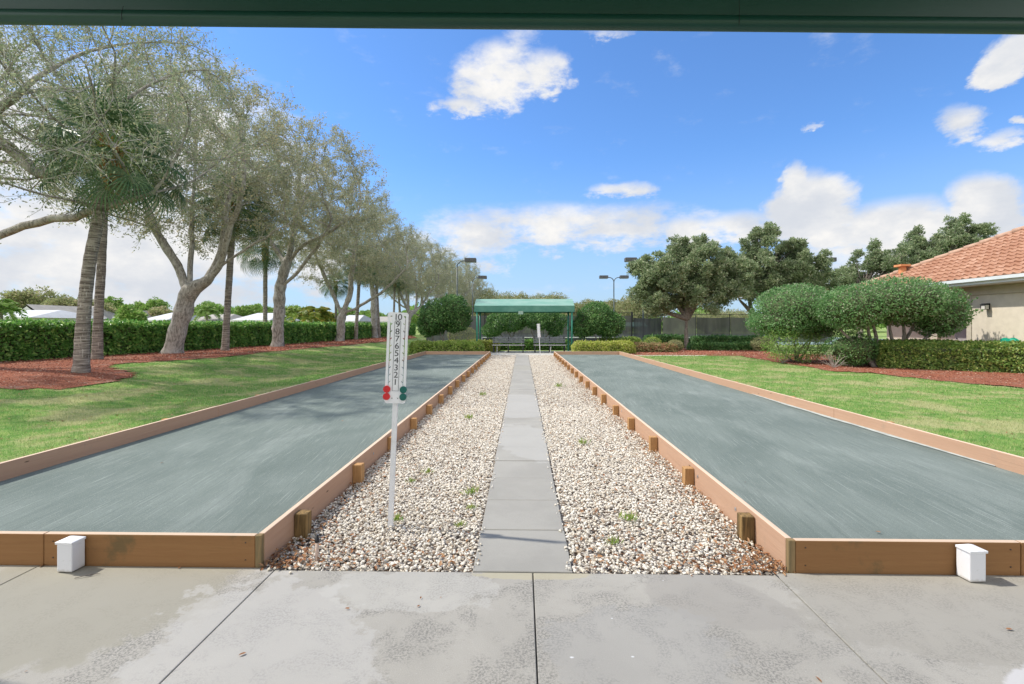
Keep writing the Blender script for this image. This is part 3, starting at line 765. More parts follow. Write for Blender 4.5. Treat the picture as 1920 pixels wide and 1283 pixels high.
k = 260; e_ = np.stack([rng.choice([-1, 1], k) * rng.uniform(.27, .325, k), 2.99 + rng.random(k) ** 1.4 * 12, rng.uniform(.008, .014, k)], 1); stones(sb, e_, rng.uniform(.006, .012, k), ico_v, ICF)
tag(sb.build('gravel', MARB), 'cream and white marble chip gravel between the courts', 'gravel', kind='stuff')
# dry leaves lying in the gravel, thick along the boards
m, N = mat('dry_leaf'); r = N.n('ShaderNodeNewGeometry').outputs['Random Per Island']
cr = N.n('ShaderNodeValToRGB', ins={0: r}); e = cr.color_ramp; e.elements[0].color = (.20, .085, .035, 1); e.elements[1].color = (.38, .23, .12, 1)
q = e.elements.new(.5); q.color = (.28, .125, .05, 1)
DRY = fin(m, N, cr.outputs[0], .6, spec=.3)
def dry(mb, p, L, yaw=None, tilt=.5):
    n = len(p); a = rng.uniform(0, 6.28, n); d = unit(np.stack([np.cos(a), np.sin(a), rng.uniform(-tilt, tilt, n)], 1)); s = rng.uniform(.7, 1.2, n) * L
    sd_ = unit(np.cross(d, np.array((0, 0, 1.)) + rdir(n) * .4)); up = np.cross(sd_, d); w_ = (s * .42)[:, None]; s = s[:, None]
    v = np.stack([p, p + d * s * .3 + sd_ * w_ * .5 + up * s * .08, p + d * s * .7 + sd_ * w_ * .4 + up * s * .1, p + d * s, p + d * s * .7 - sd_ * w_ * .4 + up * s * .1, p + d * s * .3 - sd_ * w_ * .5 + up * s * .08, p + d * s * .5], 1)
    f = np.array([(0, 1, 6), (1, 2, 6), (2, 3, 6), (3, 4, 6), (4, 5, 6), (5, 0, 6)])
    mb.add(v.reshape(-1, 3), (np.arange(n)[:, None, None] * 7 + f[None]).reshape(-1, 3))
n = 2600; u = rng.random(n); yy = 2.99 + (u ** 1.5) * 20; sx = rng.choice([-1, 1], n, p=[.4, .6])
xx = sx * (XI - .02 - np.abs(rng.normal(0, .16, n))); p1 = np.stack([xx, yy, rng.uniform(.008, .024, n)], 1)
n = 1500; yy = YF + (rng.random(n) ** 1.3) * 20; xx = rng.choice([-1, 1], n) * rng.uniform(.33, XI - .03, n); p2 = np.stack([xx, yy, rng.uniform(.006, .022, n)], 1)
n = 420; yy = 2.99 + rng.exponential(.16, n); xx = rng.choice([-1, 1], n) * (XI - .02 - rng.exponential(.45, n)); k = np.abs(xx) > .33; p3_ = np.stack([xx, yy, rng.uniform(.008, .026, n)], 1)[k]
pp = np.concatenate([p1[np.abs(p1[:, 0]) > .33], p2, p3_]); lb = MB(); dry(lb, pp, .036)
tag(lb.build('leaf_litter', DRY), 'brown dry leaf litter caught in the gravel along the boards', 'leaf litter', kind='stuff')
# single fallen leaves on the patio
for (px, py, s, lb_) in ((788, 1125, .022, 'small brown leaf left of the middle patio joint, upper of a pair'), (782, 1140, .026, 'curled brown leaf left of the middle patio joint, lower of a pair'), (656, 1143, .022, 'pale leaf lying alone on the slab left of the middle joint'),
        (462, 1226, .034, 'brown leaf on the patio beside the left slab joint'), (334, 1068, .03, 'brown leaf against the foot of the left front board'), (75, 1065, .045, 'dead leaf at the left board beside the white box'), (1298, 1080, .026, 'leaf just off the right gravel edge on the patio'),
        (1492, 1076, .024, 'leaf at the right board corner on the patio'), (1528, 1270, .04, 'long brown leaf near the bottom edge right of the right joint'), (1886, 1182, .04, 'pale leaf beside the white patch at the right'), (45, 1262, .014, 'tiny pale leaf on the patio at far lower left'), (828, 1121, .012, 'tiny seed husk on the patio left of the middle joint'), (1528, 922, .03, 'curled leaf lying on the near part of the right court'), (1400, 905, .022, 'brown leaf on the right court close to its inner board'), (1652, 1000, .03, 'leaf on the right court just behind the front board'), (300, 870, .03, 'lone leaf in the middle of the left court'), (640, 790, .035, 'leaf on the left court beyond the scoreboard')):
    oncourt = 'court' in lb_; zc = .036 if oncourt else 0; x, y, _ = P(px, py, zc); b = MB(); dry(b, np.array([(0, 0, .006)]), s, tilt=.15); o = b.build('fallen_leaf', DRY); o.location = (x, y, zc)
    tag(o, lb_, 'leaf', 'dry leaves scattered on the patio')
x, y, _ = P(163, 1082, 0); b = MB(); b.tube([(-.05, -.028, .006), (0, 0, .012), (.055, .03, .007)], [.002, .003, .0015], 5); o = tag(b.build('twig', SHRUBBARK), 'thin dark twig on the patio beside the left white box', 'twig'); o.location = (x, y, 0)
# a few strayed stones on the patio
for (px, py, lb_) in ((516, 1068, 'pale pebble at the top of the left patio joint'), (545, 1076, 'grey pebble strayed onto the slab left of the gravel'), (505, 1070, 'small grey pebble by the left border corner')):
    x, y, _ = P(px, py, 0); b = MB(); stones(b, np.array([(0, 0, .009)]), np.array([.012]), ico_v, ICF); o = b.build('pebble', MARB); o.location = (x, y, 0); tag(o, lb_, 'pebble', 'stray pebbles on the patio')
# weeds
def weed(px, py, s, label, n=26):
    x, y, _ = P(px, py, .0); b = MB(); c = np.stack([rng.normal(0, s * .35, n), rng.normal(0, s * .25, n), np.zeros(n)], 1)
    d = unit(np.stack([rng.normal(0, .6, n), rng.normal(0, .6, n), np.ones(n)], 1)); leaf_quads(b, c, d, rng.uniform(.6, 1.2, n) * s, s * .14)
    o = b.build('weed', LIMELEAF); o.location = (x, y, .005); tag(o, label, 'weed', 'green weeds sprouting in the gravel')
for (px, py, s, lb_) in ((742, 978, .07, 'green weed tuft at the foot of the scoreboard pole'), (801, 888, .06, 'weed tuft in the gravel right of the scoreboard pole'), (882, 928, .08, 'wide weed tuft near the path left edge, nearer of two'), (862, 988, .05, 'small weed low in the left gravel near the path'), (883, 955, .05, 'thin weed beside the path, just behind the small low one'),
        (1178, 978, .08, 'weed tuft in the right gravel near the patio'), (1150, 1022, .06, 'nearest weed in the right gravel'), (1050, 726, .13, 'flat weed patch in the right gravel near the path, far'), (1093, 834, .09, 'weed patch in the right gravel, half way to the sign'), (878, 786, .09, 'weed patch in the left gravel, mid distance'), (770, 905, .05, 'sparse weed between the pole and the left boards'), (905, 742, .1, 'faint weed in the left gravel, far along')): weed(px, py, s, lb_)
# riser pipe
x, y, _ = P(594, 1052, 0.0); root = empty('riser_pipe', (x, y, 0), 'short pinkish plastic pipe with black cap beside the first left post', 'pipe')
PIPE = m_simple('pipe_plastic', (.52, .40, .33), .6, .15, 10); BLK = m_simple('black_plastic', (.02, .02, .022), .5, .2)
MB().tube([(0, 0, -.02), (.002, 0, .125)], [.011, .011], 12).build('pipe', PIPE, root, True)
MB().tube([(.002, 0, .12), (.002, 0, .14), (.002, 0, .142), (.002, 0, .165)], [.014, .014, .010, .009], 12).build('cap', BLK, root, True)

# --- lawn blades
m, N = mat('grass_blade'); g_ = N.n('ShaderNodeNewGeometry'); r = g_.outputs['Random Per Island']; v = objv(N)
c = N.mix(r, (.10, .27, .055), (.31, .45, .14)); c = N.mix(N.ramp(r, .84, .88), c, (.55, .49, .28))
c = N.mix(N.ramp(N.noise(v, .75, 6, .66), .47, .60, 0, .7), c, (.46, .45, .23))
BLADE = fin(m, N, c, .6, trans=.4, spec=.2)
def inside(poly, x, y):
    r_ = np.zeros(len(x), bool); j = len(poly) - 1
    for i in range(len(poly)):
        xi, yi = poly[i]; xj, yj = poly[j]
        r_ ^= ((yi > y) != (yj > y)) & (x < (xj - xi) * (y - yi) / (yj - yi + 1e-12) + xi); j = i
    return r_
MUL_L = [P(*q)[:2] for q in ((-260, 742), (0, 728), (60, 731), (140, 728), (215, 716), (256, 706), (240, 697), (205, 690), (215, 684), (290, 679), (350, 676), (430, 669), (500, 661), (575, 654), (640, 649), (720, 641))] + [(-10.8, 50), (-14.6, 60), (-15.0, 38), (-15.6, 30), (-16.4, 22.5), (-17.4, 15.7), (-18, 8)]
MUL_R = [P(*q)[:2] for q in ((1400, 671), (1440, 677), (1500, 686), (1560, 697), (1640, 701), (1700, 708), (1800, 719), (1920, 729), (2200, 752))] + [(19, 12), (19, 24), (14, 25.5), (11.5, 26)]
MUL_F = [P(*q)[:2] for q in ((1190, 667), (1300, 667.2), (1420, 668))] + [(14, 27), (14, 36), (6.2, 36), (5.2, 30)]
n = 420000; sx = rng.random(n) < .55
Yb = np.exp(rng.uniform(np.log(3.2), np.log(30), n)); Xb = np.where(sx, -(4.99 + (rng.random(n) ** 1.2) * 10.5), 4.99 + rng.random(n) ** 1.1 * 11.0)
keep = (np.abs(Xb) / Yb < 1.12) & ~inside(MUL_L, Xb, Yb) & ~inside(MUL_R, Xb, Yb) & ~((Xb > 4) & (Yb > 25.3)) & ~((Xb < 0) & (Yb > 28))
Xb, Yb = Xb[keep], Yb[keep]; n = len(Xb); wdt = np.maximum(.004, Yb * .00085); hgt = rng.uniform(.02, .05, n) * (1 + (rng.random(n) > .97) * .7)
hgt = hgt * np.where(np.abs(Xb) < 5.14, 1.9, 1.0)
a = rng.uniform(0, 6.28, n); cx_, sy_ = np.cos(a) * wdt * .5, np.sin(a) * wdt * .5; z0 = gz(Xb, Yb) - .004; ln = rng.normal(0, .5, (n, 2)) * hgt[:, None]
V = np.stack([np.stack([Xb - cx_, Yb - sy_, z0], 1), np.stack([Xb + cx_, Yb + sy_, z0], 1), np.stack([Xb + ln[:, 0], Yb + ln[:, 1], z0 + hgt], 1)], 1)
b = MB().add(V.reshape(-1, 3), np.arange(n * 3).reshape(n, 3)); tag(b.build('grass', BLADE), 'short mown green and straw coloured grass on both lawns', 'grass', kind='stuff')

n = 900; xx = np.where(rng.random(n) < .7, -(5.05 + rng.random(n) ** 1.3 * 8), 5.05 + rng.random(n) * 7); yy = np.exp(rng.uniform(np.log(4), np.log(24), n)); k = ~inside(MUL_L, xx, yy) & ~inside(MUL_R, xx, yy)
b = MB(); dry(b, np.stack([xx, yy, gz(xx, yy) + .022], 1)[k], .05, tilt=.5); tag(b.build('lawn_leaves', DRY), 'small brown leaves sprinkled over both lawns', 'fallen leaves', kind='stuff')
# --- mulch beds
m, N = mat('mulch'); v = objv(N); n1 = N.noise(v, 22, 6, .75); n2 = N.noise(v, 2.0, 5, .6)
c = N.mix(N.ramp(n1, .35, .65), (.14, .05, .032), (.42, .165, .10)); c = N.mix(N.ramp(n1, .62, .72, 0, .6), c, (.45, .30, .22)); c = N.mix(N.ramp(n2, .5, .68, 0, .5), c, (.27, .20, .16))
MULCH = fin(m, N, c, .95, n1, .9, .04, .1)
CHIP = m_leaf('mulch_chip', (.17, .055, .035), (.50, .19, .12), (.66, .50, .38), .0, .9, .86)
def mulch(poly, step, nch, label, chip):
    px_ = np.array(poly); x0, y0 = px_.min(0); x1, y1 = px_.max(0); xs = np.arange(x0, x1 + step, step); ys = np.arange(y0, y1 + step, step * 1.5)
    X, Y = np.meshgrid(xs, ys); Z = gz(X, Y) + .022 + .012 * ridge_noise(np.stack([X, Y, X * 0], -1).reshape(-1, 3), 3, 2).reshape(X.shape)
    idx = np.arange(X.size).reshape(X.shape); q = np.stack([idx[:-1, :-1], idx[:-1, 1:], idx[1:, 1:], idx[1:, :-1]], -1).reshape(-1, 4)
    cen = np.stack([X, Y], -1).reshape(-1, 2)[q].mean(1); q = q[inside(poly, cen[:, 0], cen[:, 1])]
    b = MB().add(np.stack([X, Y, Z], -1).reshape(-1, 3), q)
    tag(b.build('mulch_bed', MULCH, None, True), kind='structure')
    b = MB()
    xx = rng.uniform(x0 - .3, x1, nch * 6); yy = np.exp(rng.uniform(np.log(max(y0 - .3, 5)), np.log(y1), nch * 6))
    k = inside(poly, xx + rng.normal(0, .12, len(xx)), yy + rng.normal(0, .15, len(xx))); xx, yy = xx[k][:nch], yy[k][:nch]; nn_ = len(xx)
    p = np.stack([xx, yy, gz(xx, yy) + rng.uniform(.02, .05, nn_)], 1); d = rdir(nn_); d[:, 2] *= .4; s = np.maximum(.035, yy * .0026)
    leaf_quads(b, p, unit(d), s * rng.uniform(.7, 1.5, nn_), s * .4, .1); tag(b.build('wood_chips', CHIP), label, 'wood chips', kind='stuff')
mulch(MUL_L, .22, 26000, 'red brown wood chips along the foot of the long left hedge', 1)
mulch(MUL_R, .22, 14000, 'red brown wood chips round the clipped shrubs on the right', 1)
mulch(MUL_F, .3, 5000, 'red wood chips in the far planting strip before the tennis fence', 1)
# pale walk across the far end of the right lawn
WALK = m_simple('pale_walk', (.60, .57, .50), .9, .08, 3, .2)
x0, y0, _ = P(1180, 668.6); x1, y1, _ = P(1445, 668.9)
tag(MB().box(5.05, 13.4, 24.2, 24.75, .0, .032).build('walk', WALK), kind='structure')
# tennis court surface
TC = m_simple('tennis_court', (.20, .27, .25), .9, .1, .4, .1)
tag(MB().box(-9, 40, 38.2, 84, -.02, .03).build('tennis_court', TC), kind='structure')
# sand / lawn stakes near the right outer board
for (px, py, h_, lb_) in ((1186, 671, .16, 'white stake by the right outer board, farthest of three'), (1249, 687.5, .14, 'white stake with dark top by the right outer board, middle of three'), (1311, 705, .10, 'short pale stake by the right outer board, nearest of three')):
    x, y, _ = P(px, py + 1); x = max(x, XO + .2); root = empty('stake', (x, y, .02), lb_, 'stake', 'little pale stakes beside the right outer board')
    MB().tube([(0, 0, -.03), (0, 0, h_)], [.013, .013], 8).build('rod', WPAINT, root); MB().tube([(0, 0, h_), (0, 0, h_ + .03)], [.018, .016], 8).build('cap', BLK, root)
# ================================================================ near canopy over the camera
m, N = mat('green_vinyl'); v = objv(N); c = N.mix(N.noise(v, 3, 4), (.008, .050, .036), (.012, .068, .05))
VINYL = fin(m, N, c, .38, N.noise(v, 220, 2), .15, .002, .5)
root = empty('patio_canopy', (0, 2.3, 0), 'dark green vinyl canopy edge overhead across the top of the view', 'canopy')
zl = 2.945; zr = 2.842; XL = 3.6; sl = (zr - zl) / 4.7
def cz(x): return (zl + zr) / 2 + sl * x
b = MB(); k = 40; xs_ = np.linspace(-XL, XL, k); prof = [(0.0, .03), (-.012, .09), (-.02, .2), (-.03, .32), (-.5, .55), (-2.2, 1.1), (-3.9, .55)]
V = [(x, py, cz(x) + pz + .003 * math.sin(x * 2.1 + j)) for x in xs_ for j, (py, pz) in enumerate(prof)]
b.add(V, [(i * 7 + j, i * 7 + j + 1, (i + 1) * 7 + j + 1, (i + 1) * 7 + j) for i in range(k - 1) for j in range(6)]); b.build('fabric', VINYL, root, True)
b = MB(); b.tube([(x, -.012, cz(x) + .028) for x in xs_], [.034] * k, 16, True); b.build('edge_roll', VINYL, root, True)
b = MB(); b.tube([(-1.88, -.04, cz(-1.88)), (-1.875, -.047, cz(-1.88) + .03), (-1.872, -.04, cz(-1.88) + .066)], [.0012] * 3, 4); b.build('seam', BLK, root); b = MB(); b.tube([(.99, -.042, cz(.99)), (.99, -.048, cz(.99) + .03), (.99, -.03, cz(.99) + .4)], [.0012] * 3, 4); b.build('seam', BLK, root)
GPAINT = m_simple('green_paint', (.035, .22, .155), .45, .12, 5, .05, .4)
for x in (-3.5, 3.5):
    for yy in (-.06, -3.8): MB().cyl((x, yy, -0.0), (x, yy, cz(x) + .05), .03, n=12).build('post', GPAINT, root)

# ================================================================ far shelter
m, N = mat('green_awning'); v = objv(N); c = N.mix(N.ramp(N.noise(v, .9, 6, .65), .35, .7), (.085, .245, .19), (.15, .335, .265))
AWN = fin(m, N, c, .75, N.noise(v, 60, 3), .15, .003, .25, trans=.12)
m, N = mat('awning_top'); v = objv(N); c = N.mix(N.ramp(N.noise(N.mapping(v, (1, 3, 1)), 1.0, 6, .65), .35, .7), (.165, .32, .27), (.245, .38, .335))
AWNT = fin(m, N, c, .8, N.noise(v, 60, 3), .15, .003, .2)
def shelter(loc, w_, dp, label, posts=True, z0=2.26, z1=2.60, zr_=3.02, grp=None):
    root = empty('shelter', loc, label, 'shelter', grp); hw = w_ / 2
    v = [(-hw, 0, z1), (hw, 0, z1), (hw, dp / 2, zr_), (-hw, dp / 2, zr_), (hw, dp, z1), (-hw, dp, z1)]
    b = MB(); b.add(v, [(0, 1, 2, 3), (3, 2, 4, 5), (1, 4, 2), (0, 3, 5)]); b.build('roof_fabric', AWNT, root)
    b = MB(); t = .012
    b.box(-hw, hw, -t, 0.0, z0, z1); b.box(-hw, hw, dp, dp + t, z0, z1); b.box(-hw - t, -hw - .001, 0, dp, z0, z1 - .004); b.box(hw + .001, hw + t, 0, dp, z0, z1 - .004)
    b.build('valance', AWN, root)
    fb = MB(); rr = .025
    for yy in (.06, dp - .06): fb.cyl((-hw + .06, yy, z0 + .05), (hw - .06, yy, z0 + .05), rr, n=8)
    for xx in np.linspace(-hw + .08, hw - .08, 4):
        fb.cyl((xx, .06, z0 + .05), (xx, dp - .06, z0 + .05), rr, n=8); fb.cyl((xx, .06, z0 + .1), (xx, dp / 2, zr_ - .05), rr, n=8); fb.cyl((xx, dp - .06, z0 + .1), (xx, dp / 2, zr_ - .05), rr, n=8)
    fb.build('frame', GPAINT, root, True)
    if posts:
        for xx in (-hw + .14, hw - .14):
            for yy in (.06, dp - .06):
                b = MB(); b.cyl((xx, yy, 0), (xx, yy, z0 + .06), .048, n=12); b.cyl((xx, yy, 0), (xx, yy, .02), .09, n=12); b.build('post', GPAINT, root, True)
    return root
sh = shelter((at(983, 26.9), 26.9, .006), 5.5, 2.15, 'green fabric roofed shelter on four posts over the two benches')
LIGHTB = m_simple('plain_sign', (.30, .42, .36), .6, .1)
MB().box(-.33, -.06, -.03, -.013, 2.12, 2.30).build('hanging_plate', LIGHTB, sh)

# benches
BEN = m_simple('bench_slat', (.17, .18, .195), .6, .2, 8); BENL = m_simple('bench_leg', (.03, .032, .035), .5, .2, 8); BENE = m_simple('bench_front', (.48, .47, .47), .6, .1, 8)
def bench():
    root = empty('park_bench', (0, 0, 0), None, None); hw = .90
    b = MB()
    for i in range(3): b.box(-hw, hw, .04 + i * .135, .155 + i * .135, .40, .435)
    bevel(b.build('seat', BEN, root), .006, 1)
    MB().box(-hw - .002, hw + .002, .0, .036, .398, .437).build('seat_edge', BENE, root)
    b = MB()
    for i in range(3): b.box(-hw, hw, .47 + i * .03, .505 + i * .03, .52 + i * .115, .62 + i * .115)
    bevel(b.build('backrest', BEN, root), .006, 1)
    for x in (-.82, 0, .82):
        b = MB(); b.box(x - .03, x + .03, .04, .11, 0, .399); b.box(x - .03, x + .03, .36, .44, 0, .399); b.box(x - .03, x + .03, .112, .358, .33, .397); b.box(x - .05, x + .05, .0, .5, 0.001, .04)
        b.add([(x - .025, .44, .3), (x + .025, .44, .3), (x + .025, .50, .3), (x - .025, .50, .3), (x - .025, .53, .88), (x + .025, .53, .88), (x + .025, .575, .88), (x - .025, .575, .88)], [(3, 2, 1, 0), (4, 5, 6, 7), (0, 1, 5, 4), (1, 2, 6, 5), (2, 3, 7, 6), (3, 0, 4, 7)])
        b.build('leg', BENL, root)
    return root
b1 = bench(); b1.location = (at(953, 27.2), 27.2, .006); tag(b1, 'dark slatted bench under the shelter, left of the path line', 'bench', 'slatted benches under the green shelter')
b2 = copy_tree(b1); b2.location = (at(1031, 27.2), 27.2, .006); tag(b2, 'dark slatted bench under the shelter, behind the far sign', 'bench', 'slatted benches under the green shelter')
for px, yy, h_, ln, lb_ in ((932, 25.3, .42, 0, 'short white stick in front of the left bench'), (1031, 25.6, .42, .06, 'short white stick in front of the right bench')):
    o = MB().tube([(0, 0, -.02), (ln, 0, h_)], [.012, .010], 6).build('white_stick', WPAINT); o.location = (at(px, yy), yy, .006); tag(o, lb_, 'stick', 'short white sticks before the benches')

# ================================================================ scoreboards
def curve_mesh(name, splines, ext, m_, parent, M=None):
    cu = bpy.data.curves.new('t', 'CURVE'); cu.dimensions = '2D'; cu.fill_mode = 'BOTH'; cu.extrude = ext
    for pts in splines:
        s = cu.splines.new('POLY'); s.points.add(len(pts) - 1); s.use_cyclic_u = True
        for p_, q in zip(s.points, pts): p_.co = (q[0], q[1], 0, 1)
    o = bpy.data.objects.new('t', cu); col.objects.link(o); return to_mesh(o, name, m_, parent)
def to_mesh(o, name, m_, parent):
    bpy.context.view_layer.update(); dg = bpy.context.evaluated_depsgraph_get()
    me = bpy.data.meshes.new_from_object(o.evaluated_get(dg)); me.materials.clear(); me.materials.append(m_)
    for p_ in me.polygons: p_.material_index = 0
    me.transform(Matrix.Rotation(R(90), 4, 'X')); bpy.data.objects.remove(o)
    q = bpy.data.objects.new(name, me); col.objects.link(q); q.parent = parent; return q
SIGNW = m_simple('white_sheet', (.80, .80, .82), .35, .02, 3, .02, .4); INK = m_simple('grey_ink', (.05, .05, .055), .6, .1)
REDD = m_simple('red_disc', (.62, .03, .035), .35, .1, 20); GRND = m_simple('green_disc', (.012, .12, .10), .35, .1, 20)
def scoreboard(loc, lean, rz, label, numerals=True):
    root = empty('scoreboard', loc, label, 'scoreboard', 'tall white scoreboards on poles'); root.rotation_euler = (0, lean, rz)
    zb, zt, w_ = .925, 1.60, .0765
    def rr(x0, x1, y0, y1, r_, n=6):
        out = []
        for cx_, cy_, a0 in ((x1 - r_, y1 - r_, 0), (x0 + r_, y1 - r_, 90), (x0 + r_, y0 + r_, 180), (x1 - r_, y0 + r_, 270)):
            for i in range(n + 1): a = R(a0 + 90 * i / n); out.append((cx_ + r_ * math.cos(a), cy_ + r_ * math.sin(a)))
        return out
    ztop = 1.567; st = .0536; zs = [ztop - st * i for i in range(10)]
    def slot(sg):
        pts = [(sg * .0575, zb + .05), (sg * .0575, zs[0] + .004), (sg * .0445, zs[0] + .010), (sg * .0425, zs[0] + .001), (sg * .051, zs[0] - .007)]
        for z in zs[1:]: pts += [(sg * .051, z + .0), (sg * .0415, z + .009), (sg * .0395, z + .001), (sg * .051, z - .009)]
        pts += [(sg * .051, zb + .05)]; return pts
    bd = curve_mesh('board', [rr(-w_, w_, zb, zt, .018), slot(-1), slot(1)], .003, SIGNW, root)
    MB().box(-.017, .017, .004, .040, -.12, zb + .10).build('pole', WPAINT, root)
    MB().box(-.044, .044, -.0075, -.0035, zb + .003, zb + .085).build('clamp_plate', SIGNW, root)
    b = MB(); 
    for x in (-.021, .021): b.cyl((x, -.0095, zb + .038), (x, -.0072, zb + .038), .0035, n=8)
    b.build('screws', BLK, root)
    if numerals:
        for i in range(10):
            cu = bpy.data.curves.new('t', 'FONT'); cu.body = str(10 - i); cu.size = .064; cu.align_x = 'CENTER'; cu.extrude = .0004; cu.space_character = .85; cu.offset = 0
            o = bpy.data.objects.new('t', cu); col.objects.link(o); q = to_mesh(o, 'numeral', INK, root); q.location = (.0 if i < 9 else -.002, -.0042, zs[i] - .022); q.scale = (1.08, 1, .98)
        fr = rr(-.0235, .0235, zb + .092, zs[1] + .030, .021, 8)[:18] + [(-.0235, zb + .092), (.0235, zb + .092)]
        inn = [(x * .90, (z - 1.27) * .9925 + 1.27) for x, z in fr]
        f_ = curve_mesh('numeral_frame', [fr, inn], .0004, INK, root); f_.location = (0, -.0042, 0)
    for sg, m_ in ((-1, REDD), (1, GRND)):
        for z in (.975, 1.029):
            MB().cyl((sg * .061, -.016, z), (sg * .061, -.004, z), .0262, n=28).build('marker_disc', m_, root)
    return root
x, y, _ = P(731, 990, .0); s1 = scoreboard((x, y, 0), R(2.25), R(3), 'leaning white scoreboard with numbers and red and green discs, beside the left court')
s2 = scoreboard((at(1013, 24.3), 24.3, 0), R(3.5), R(180), 'white scoreboard seen from behind near the far benches', False)

# ================================================================ tennis fence, lights, net
FP = m_simple('fence_post', (.02, .022, .025), .5, .2, 8); FPG = m_simple('fence_post_grey', (.30, .31, .32), .5, .2, 8)
m, N = mat('windscreen'); v = objv(N); c = N.mix(N.ramp(N.noise(N.mapping(v, (2.2, 1, .25)), 1.0, 6, .6, .6), .3, .7), (.085, .087, .092), (.135, .135, .14)); SCREEN = fin(m, N, c, .9, None, spec=.1, alpha=.93)
m, N = mat('windscreen_dark'); v = objv(N); c = N.mix(N.ramp(N.noise(N.mapping(v, (3, 1, .25)), 1.0, 6, .6, .6), .3, .7), (.045, .05, .0575), (.085, .09, .105)); SCREEND = fin(m, N, c, .9, None, spec=.1, alpha=.96)
m, N = mat('windscreen_pale'); v = objv(N); c = N.mix(N.ramp(N.noise(N.mapping(v, (.8, 1, .4)), 1.0, 5, .6, .6), .35, .65), (.125, .125, .13), (.18, .178, .175)); SCREENP = fin(m, N, c, .9, None, spec=.1, alpha=.93)
FNY = 39.5
def fence(x0, x1, Y0, Y1, label, mats, ph=2.55, n=None, gap=.2, rail=True):
    root = empty('tennis_fence', (x0, Y0, 0), label, 'fence', 'windscreened fences round the tennis courts'); L = math.hypot(x1 - x0, Y1 - Y0); n = n or max(1, round(L / 2.6))
    root.rotation_euler = (0, 0, math.atan2(Y1 - Y0, x1 - x0)); s = L / n
    for i in range(n + 1): MB().cyl((s * i, 0, 0), (s * i, 0, ph + .03), .035, n=8).build('post', FP, root)
    for i in range(n): 
        b = MB(); k = 9; xs_ = np.linspace(s * i + .04, s * (i + 1) - .04, k); V = []
        for j, xx in enumerate(xs_):
            for zz in (gap, ph * .5, ph - .22 - .05 * math.sin(j / 8 * math.pi)): V.append((xx, -.05 + .02 * math.sin(j * 1.9 + i) * (zz < 2), zz))
        b.add(V, [(j * 3 + q, j * 3 + q + 3, j * 3 + q + 4, j * 3 + q + 1) for j in range(k - 1) for q in range(2)]); b.build('windscreen', mats[i % len(mats)], root)
    MB().cyl((0, 0, ph), (L, 0, ph), .022, n=6).build('top_rail', FP, root)
    return root
def fx(px): return at(px, FNY)
fence(fx(800), fx(1184), FNY, FNY, 'long grey windscreen fence behind the shelter', [SCREEN], n=7)
fence(fx(1184) + .08, fx(1239), FNY, FNY, 'short dark windscreen panel right of the tall gate post', [SCREEND], n=1, ph=2.35)
fence(fx(1239) + .1, fx(1560), FNY, FNY, 'pale grey windscreen fence behind the big podocarpus', [SCREENP, SCREEN], n=5, ph=2.4)
MB().cyl((0, 0, 0), (0, 0, 2.62), .06, n=8)
o = MB().cyl((0, 0, 0), (0, 0, 2.62), .06, n=8).build('gate_post', FP); o.location = (fx(1184) + .03, FNY - .12, 0); tag(o, 'tall black gate post at the corner of the tennis fence', 'post')
NETW = m_simple('net_tape', (.75, .75, .75), .7, .05, 5)
m, N = mat('net_mesh'); NETM = fin(m, N, (.03, .035, .03), .9, alpha=.45)
def net(x0, x1, yy, label, z=.60):
    root = empty('court_net', (x0, yy, 0), label, 'net', 'tennis court nets'); L = x1 - x0
    MB().box(0, L, -.015, .015, z - .06, z).build('tape', NETW, root); MB().box(.04, L - .04, -.003, .003, .06, z - .0575).build('mesh', NETM, root)
    for xx in (-.05, L + .05): MB().cyl((xx, 0, 0), (xx, 0, z + .02), .04, n=8).build('post', FPG, root)
net(at(905, 38.9), at(1150, 38.9), 38.9, 'white topped net line behind the shelter posts'); net(at(1237, 38.9), at(1423, 38.9), 38.9, 'white topped net line behind the podocarpus trunk')
LH = m_simple('lamp_housing', (.10, .10, .105), .5, .2, 8); LG = m_simple('lamp_glass', (.45, .42, .38), .3, .1, 8); POLE = m_simple('lamp_pole', (.10, .12, .12), .5, .2, 8)
def court_light(px, Y, h, sides, label, reach=1.0, bend=.55):
    root = empty('court_light', (at(px, Y), Y, 0), label, 'lamp post', 'tall tennis court lights')
    MB().tube([(0, 0, 0), (0, 0, h - bend)], [.085, .06], 10).build('pole', POLE, root, True)
    for s in sides:
        pts = [(s * bend * (1 - math.cos(a)) * 1.0, 0, h - bend + bend * math.sin(a)) for a in np.linspace(0, math.pi / 2, 7)] + [(s * reach * .62, 0, h)]
        MB().tube(pts, [.05] * 8, 8).build('arm', POLE, root, True)
        x0 = s * reach * .6; x1 = s * (reach * .6 + .98); xa, xb = sorted((x0, x1))
        hd = MB().box(xa, xb, -.3, .3, h - .12, h + .22).build('lamp_head', LH, root); bevel(hd, .03, 2)
        MB().box(xa + .08, xb - .05, -.25, .25, h - .145, h - .124).build('lens', LG, hd)
Yl = 42.5
court_light(857, Yl, 7.15, (1,), 'tall court light with one head, left of the shelter, taller of two', 1.15); court_light(886, 57, 7.1, (1,), 'court light with one head just left of the shelter, lower of two', 1.15)
court_light(1151, 57, 7.1, (-1, 1), 'double headed court light right of the shelter', 1.15); court_light(1206, Yl, 7.15, (-1,), 'court light whose head pokes out left of the big podocarpus', 1.0)
court_light(1530, Yl, 7.1, (1,), 'court light whose head pokes out between the podocarpus and the roof', 1.0)
gr = shelter((at(1180, 62), 62, .0), 4.6, 3.4, 'green court shade roof seen over the tennis fence', True, 1.35, 1.45, 1.95)

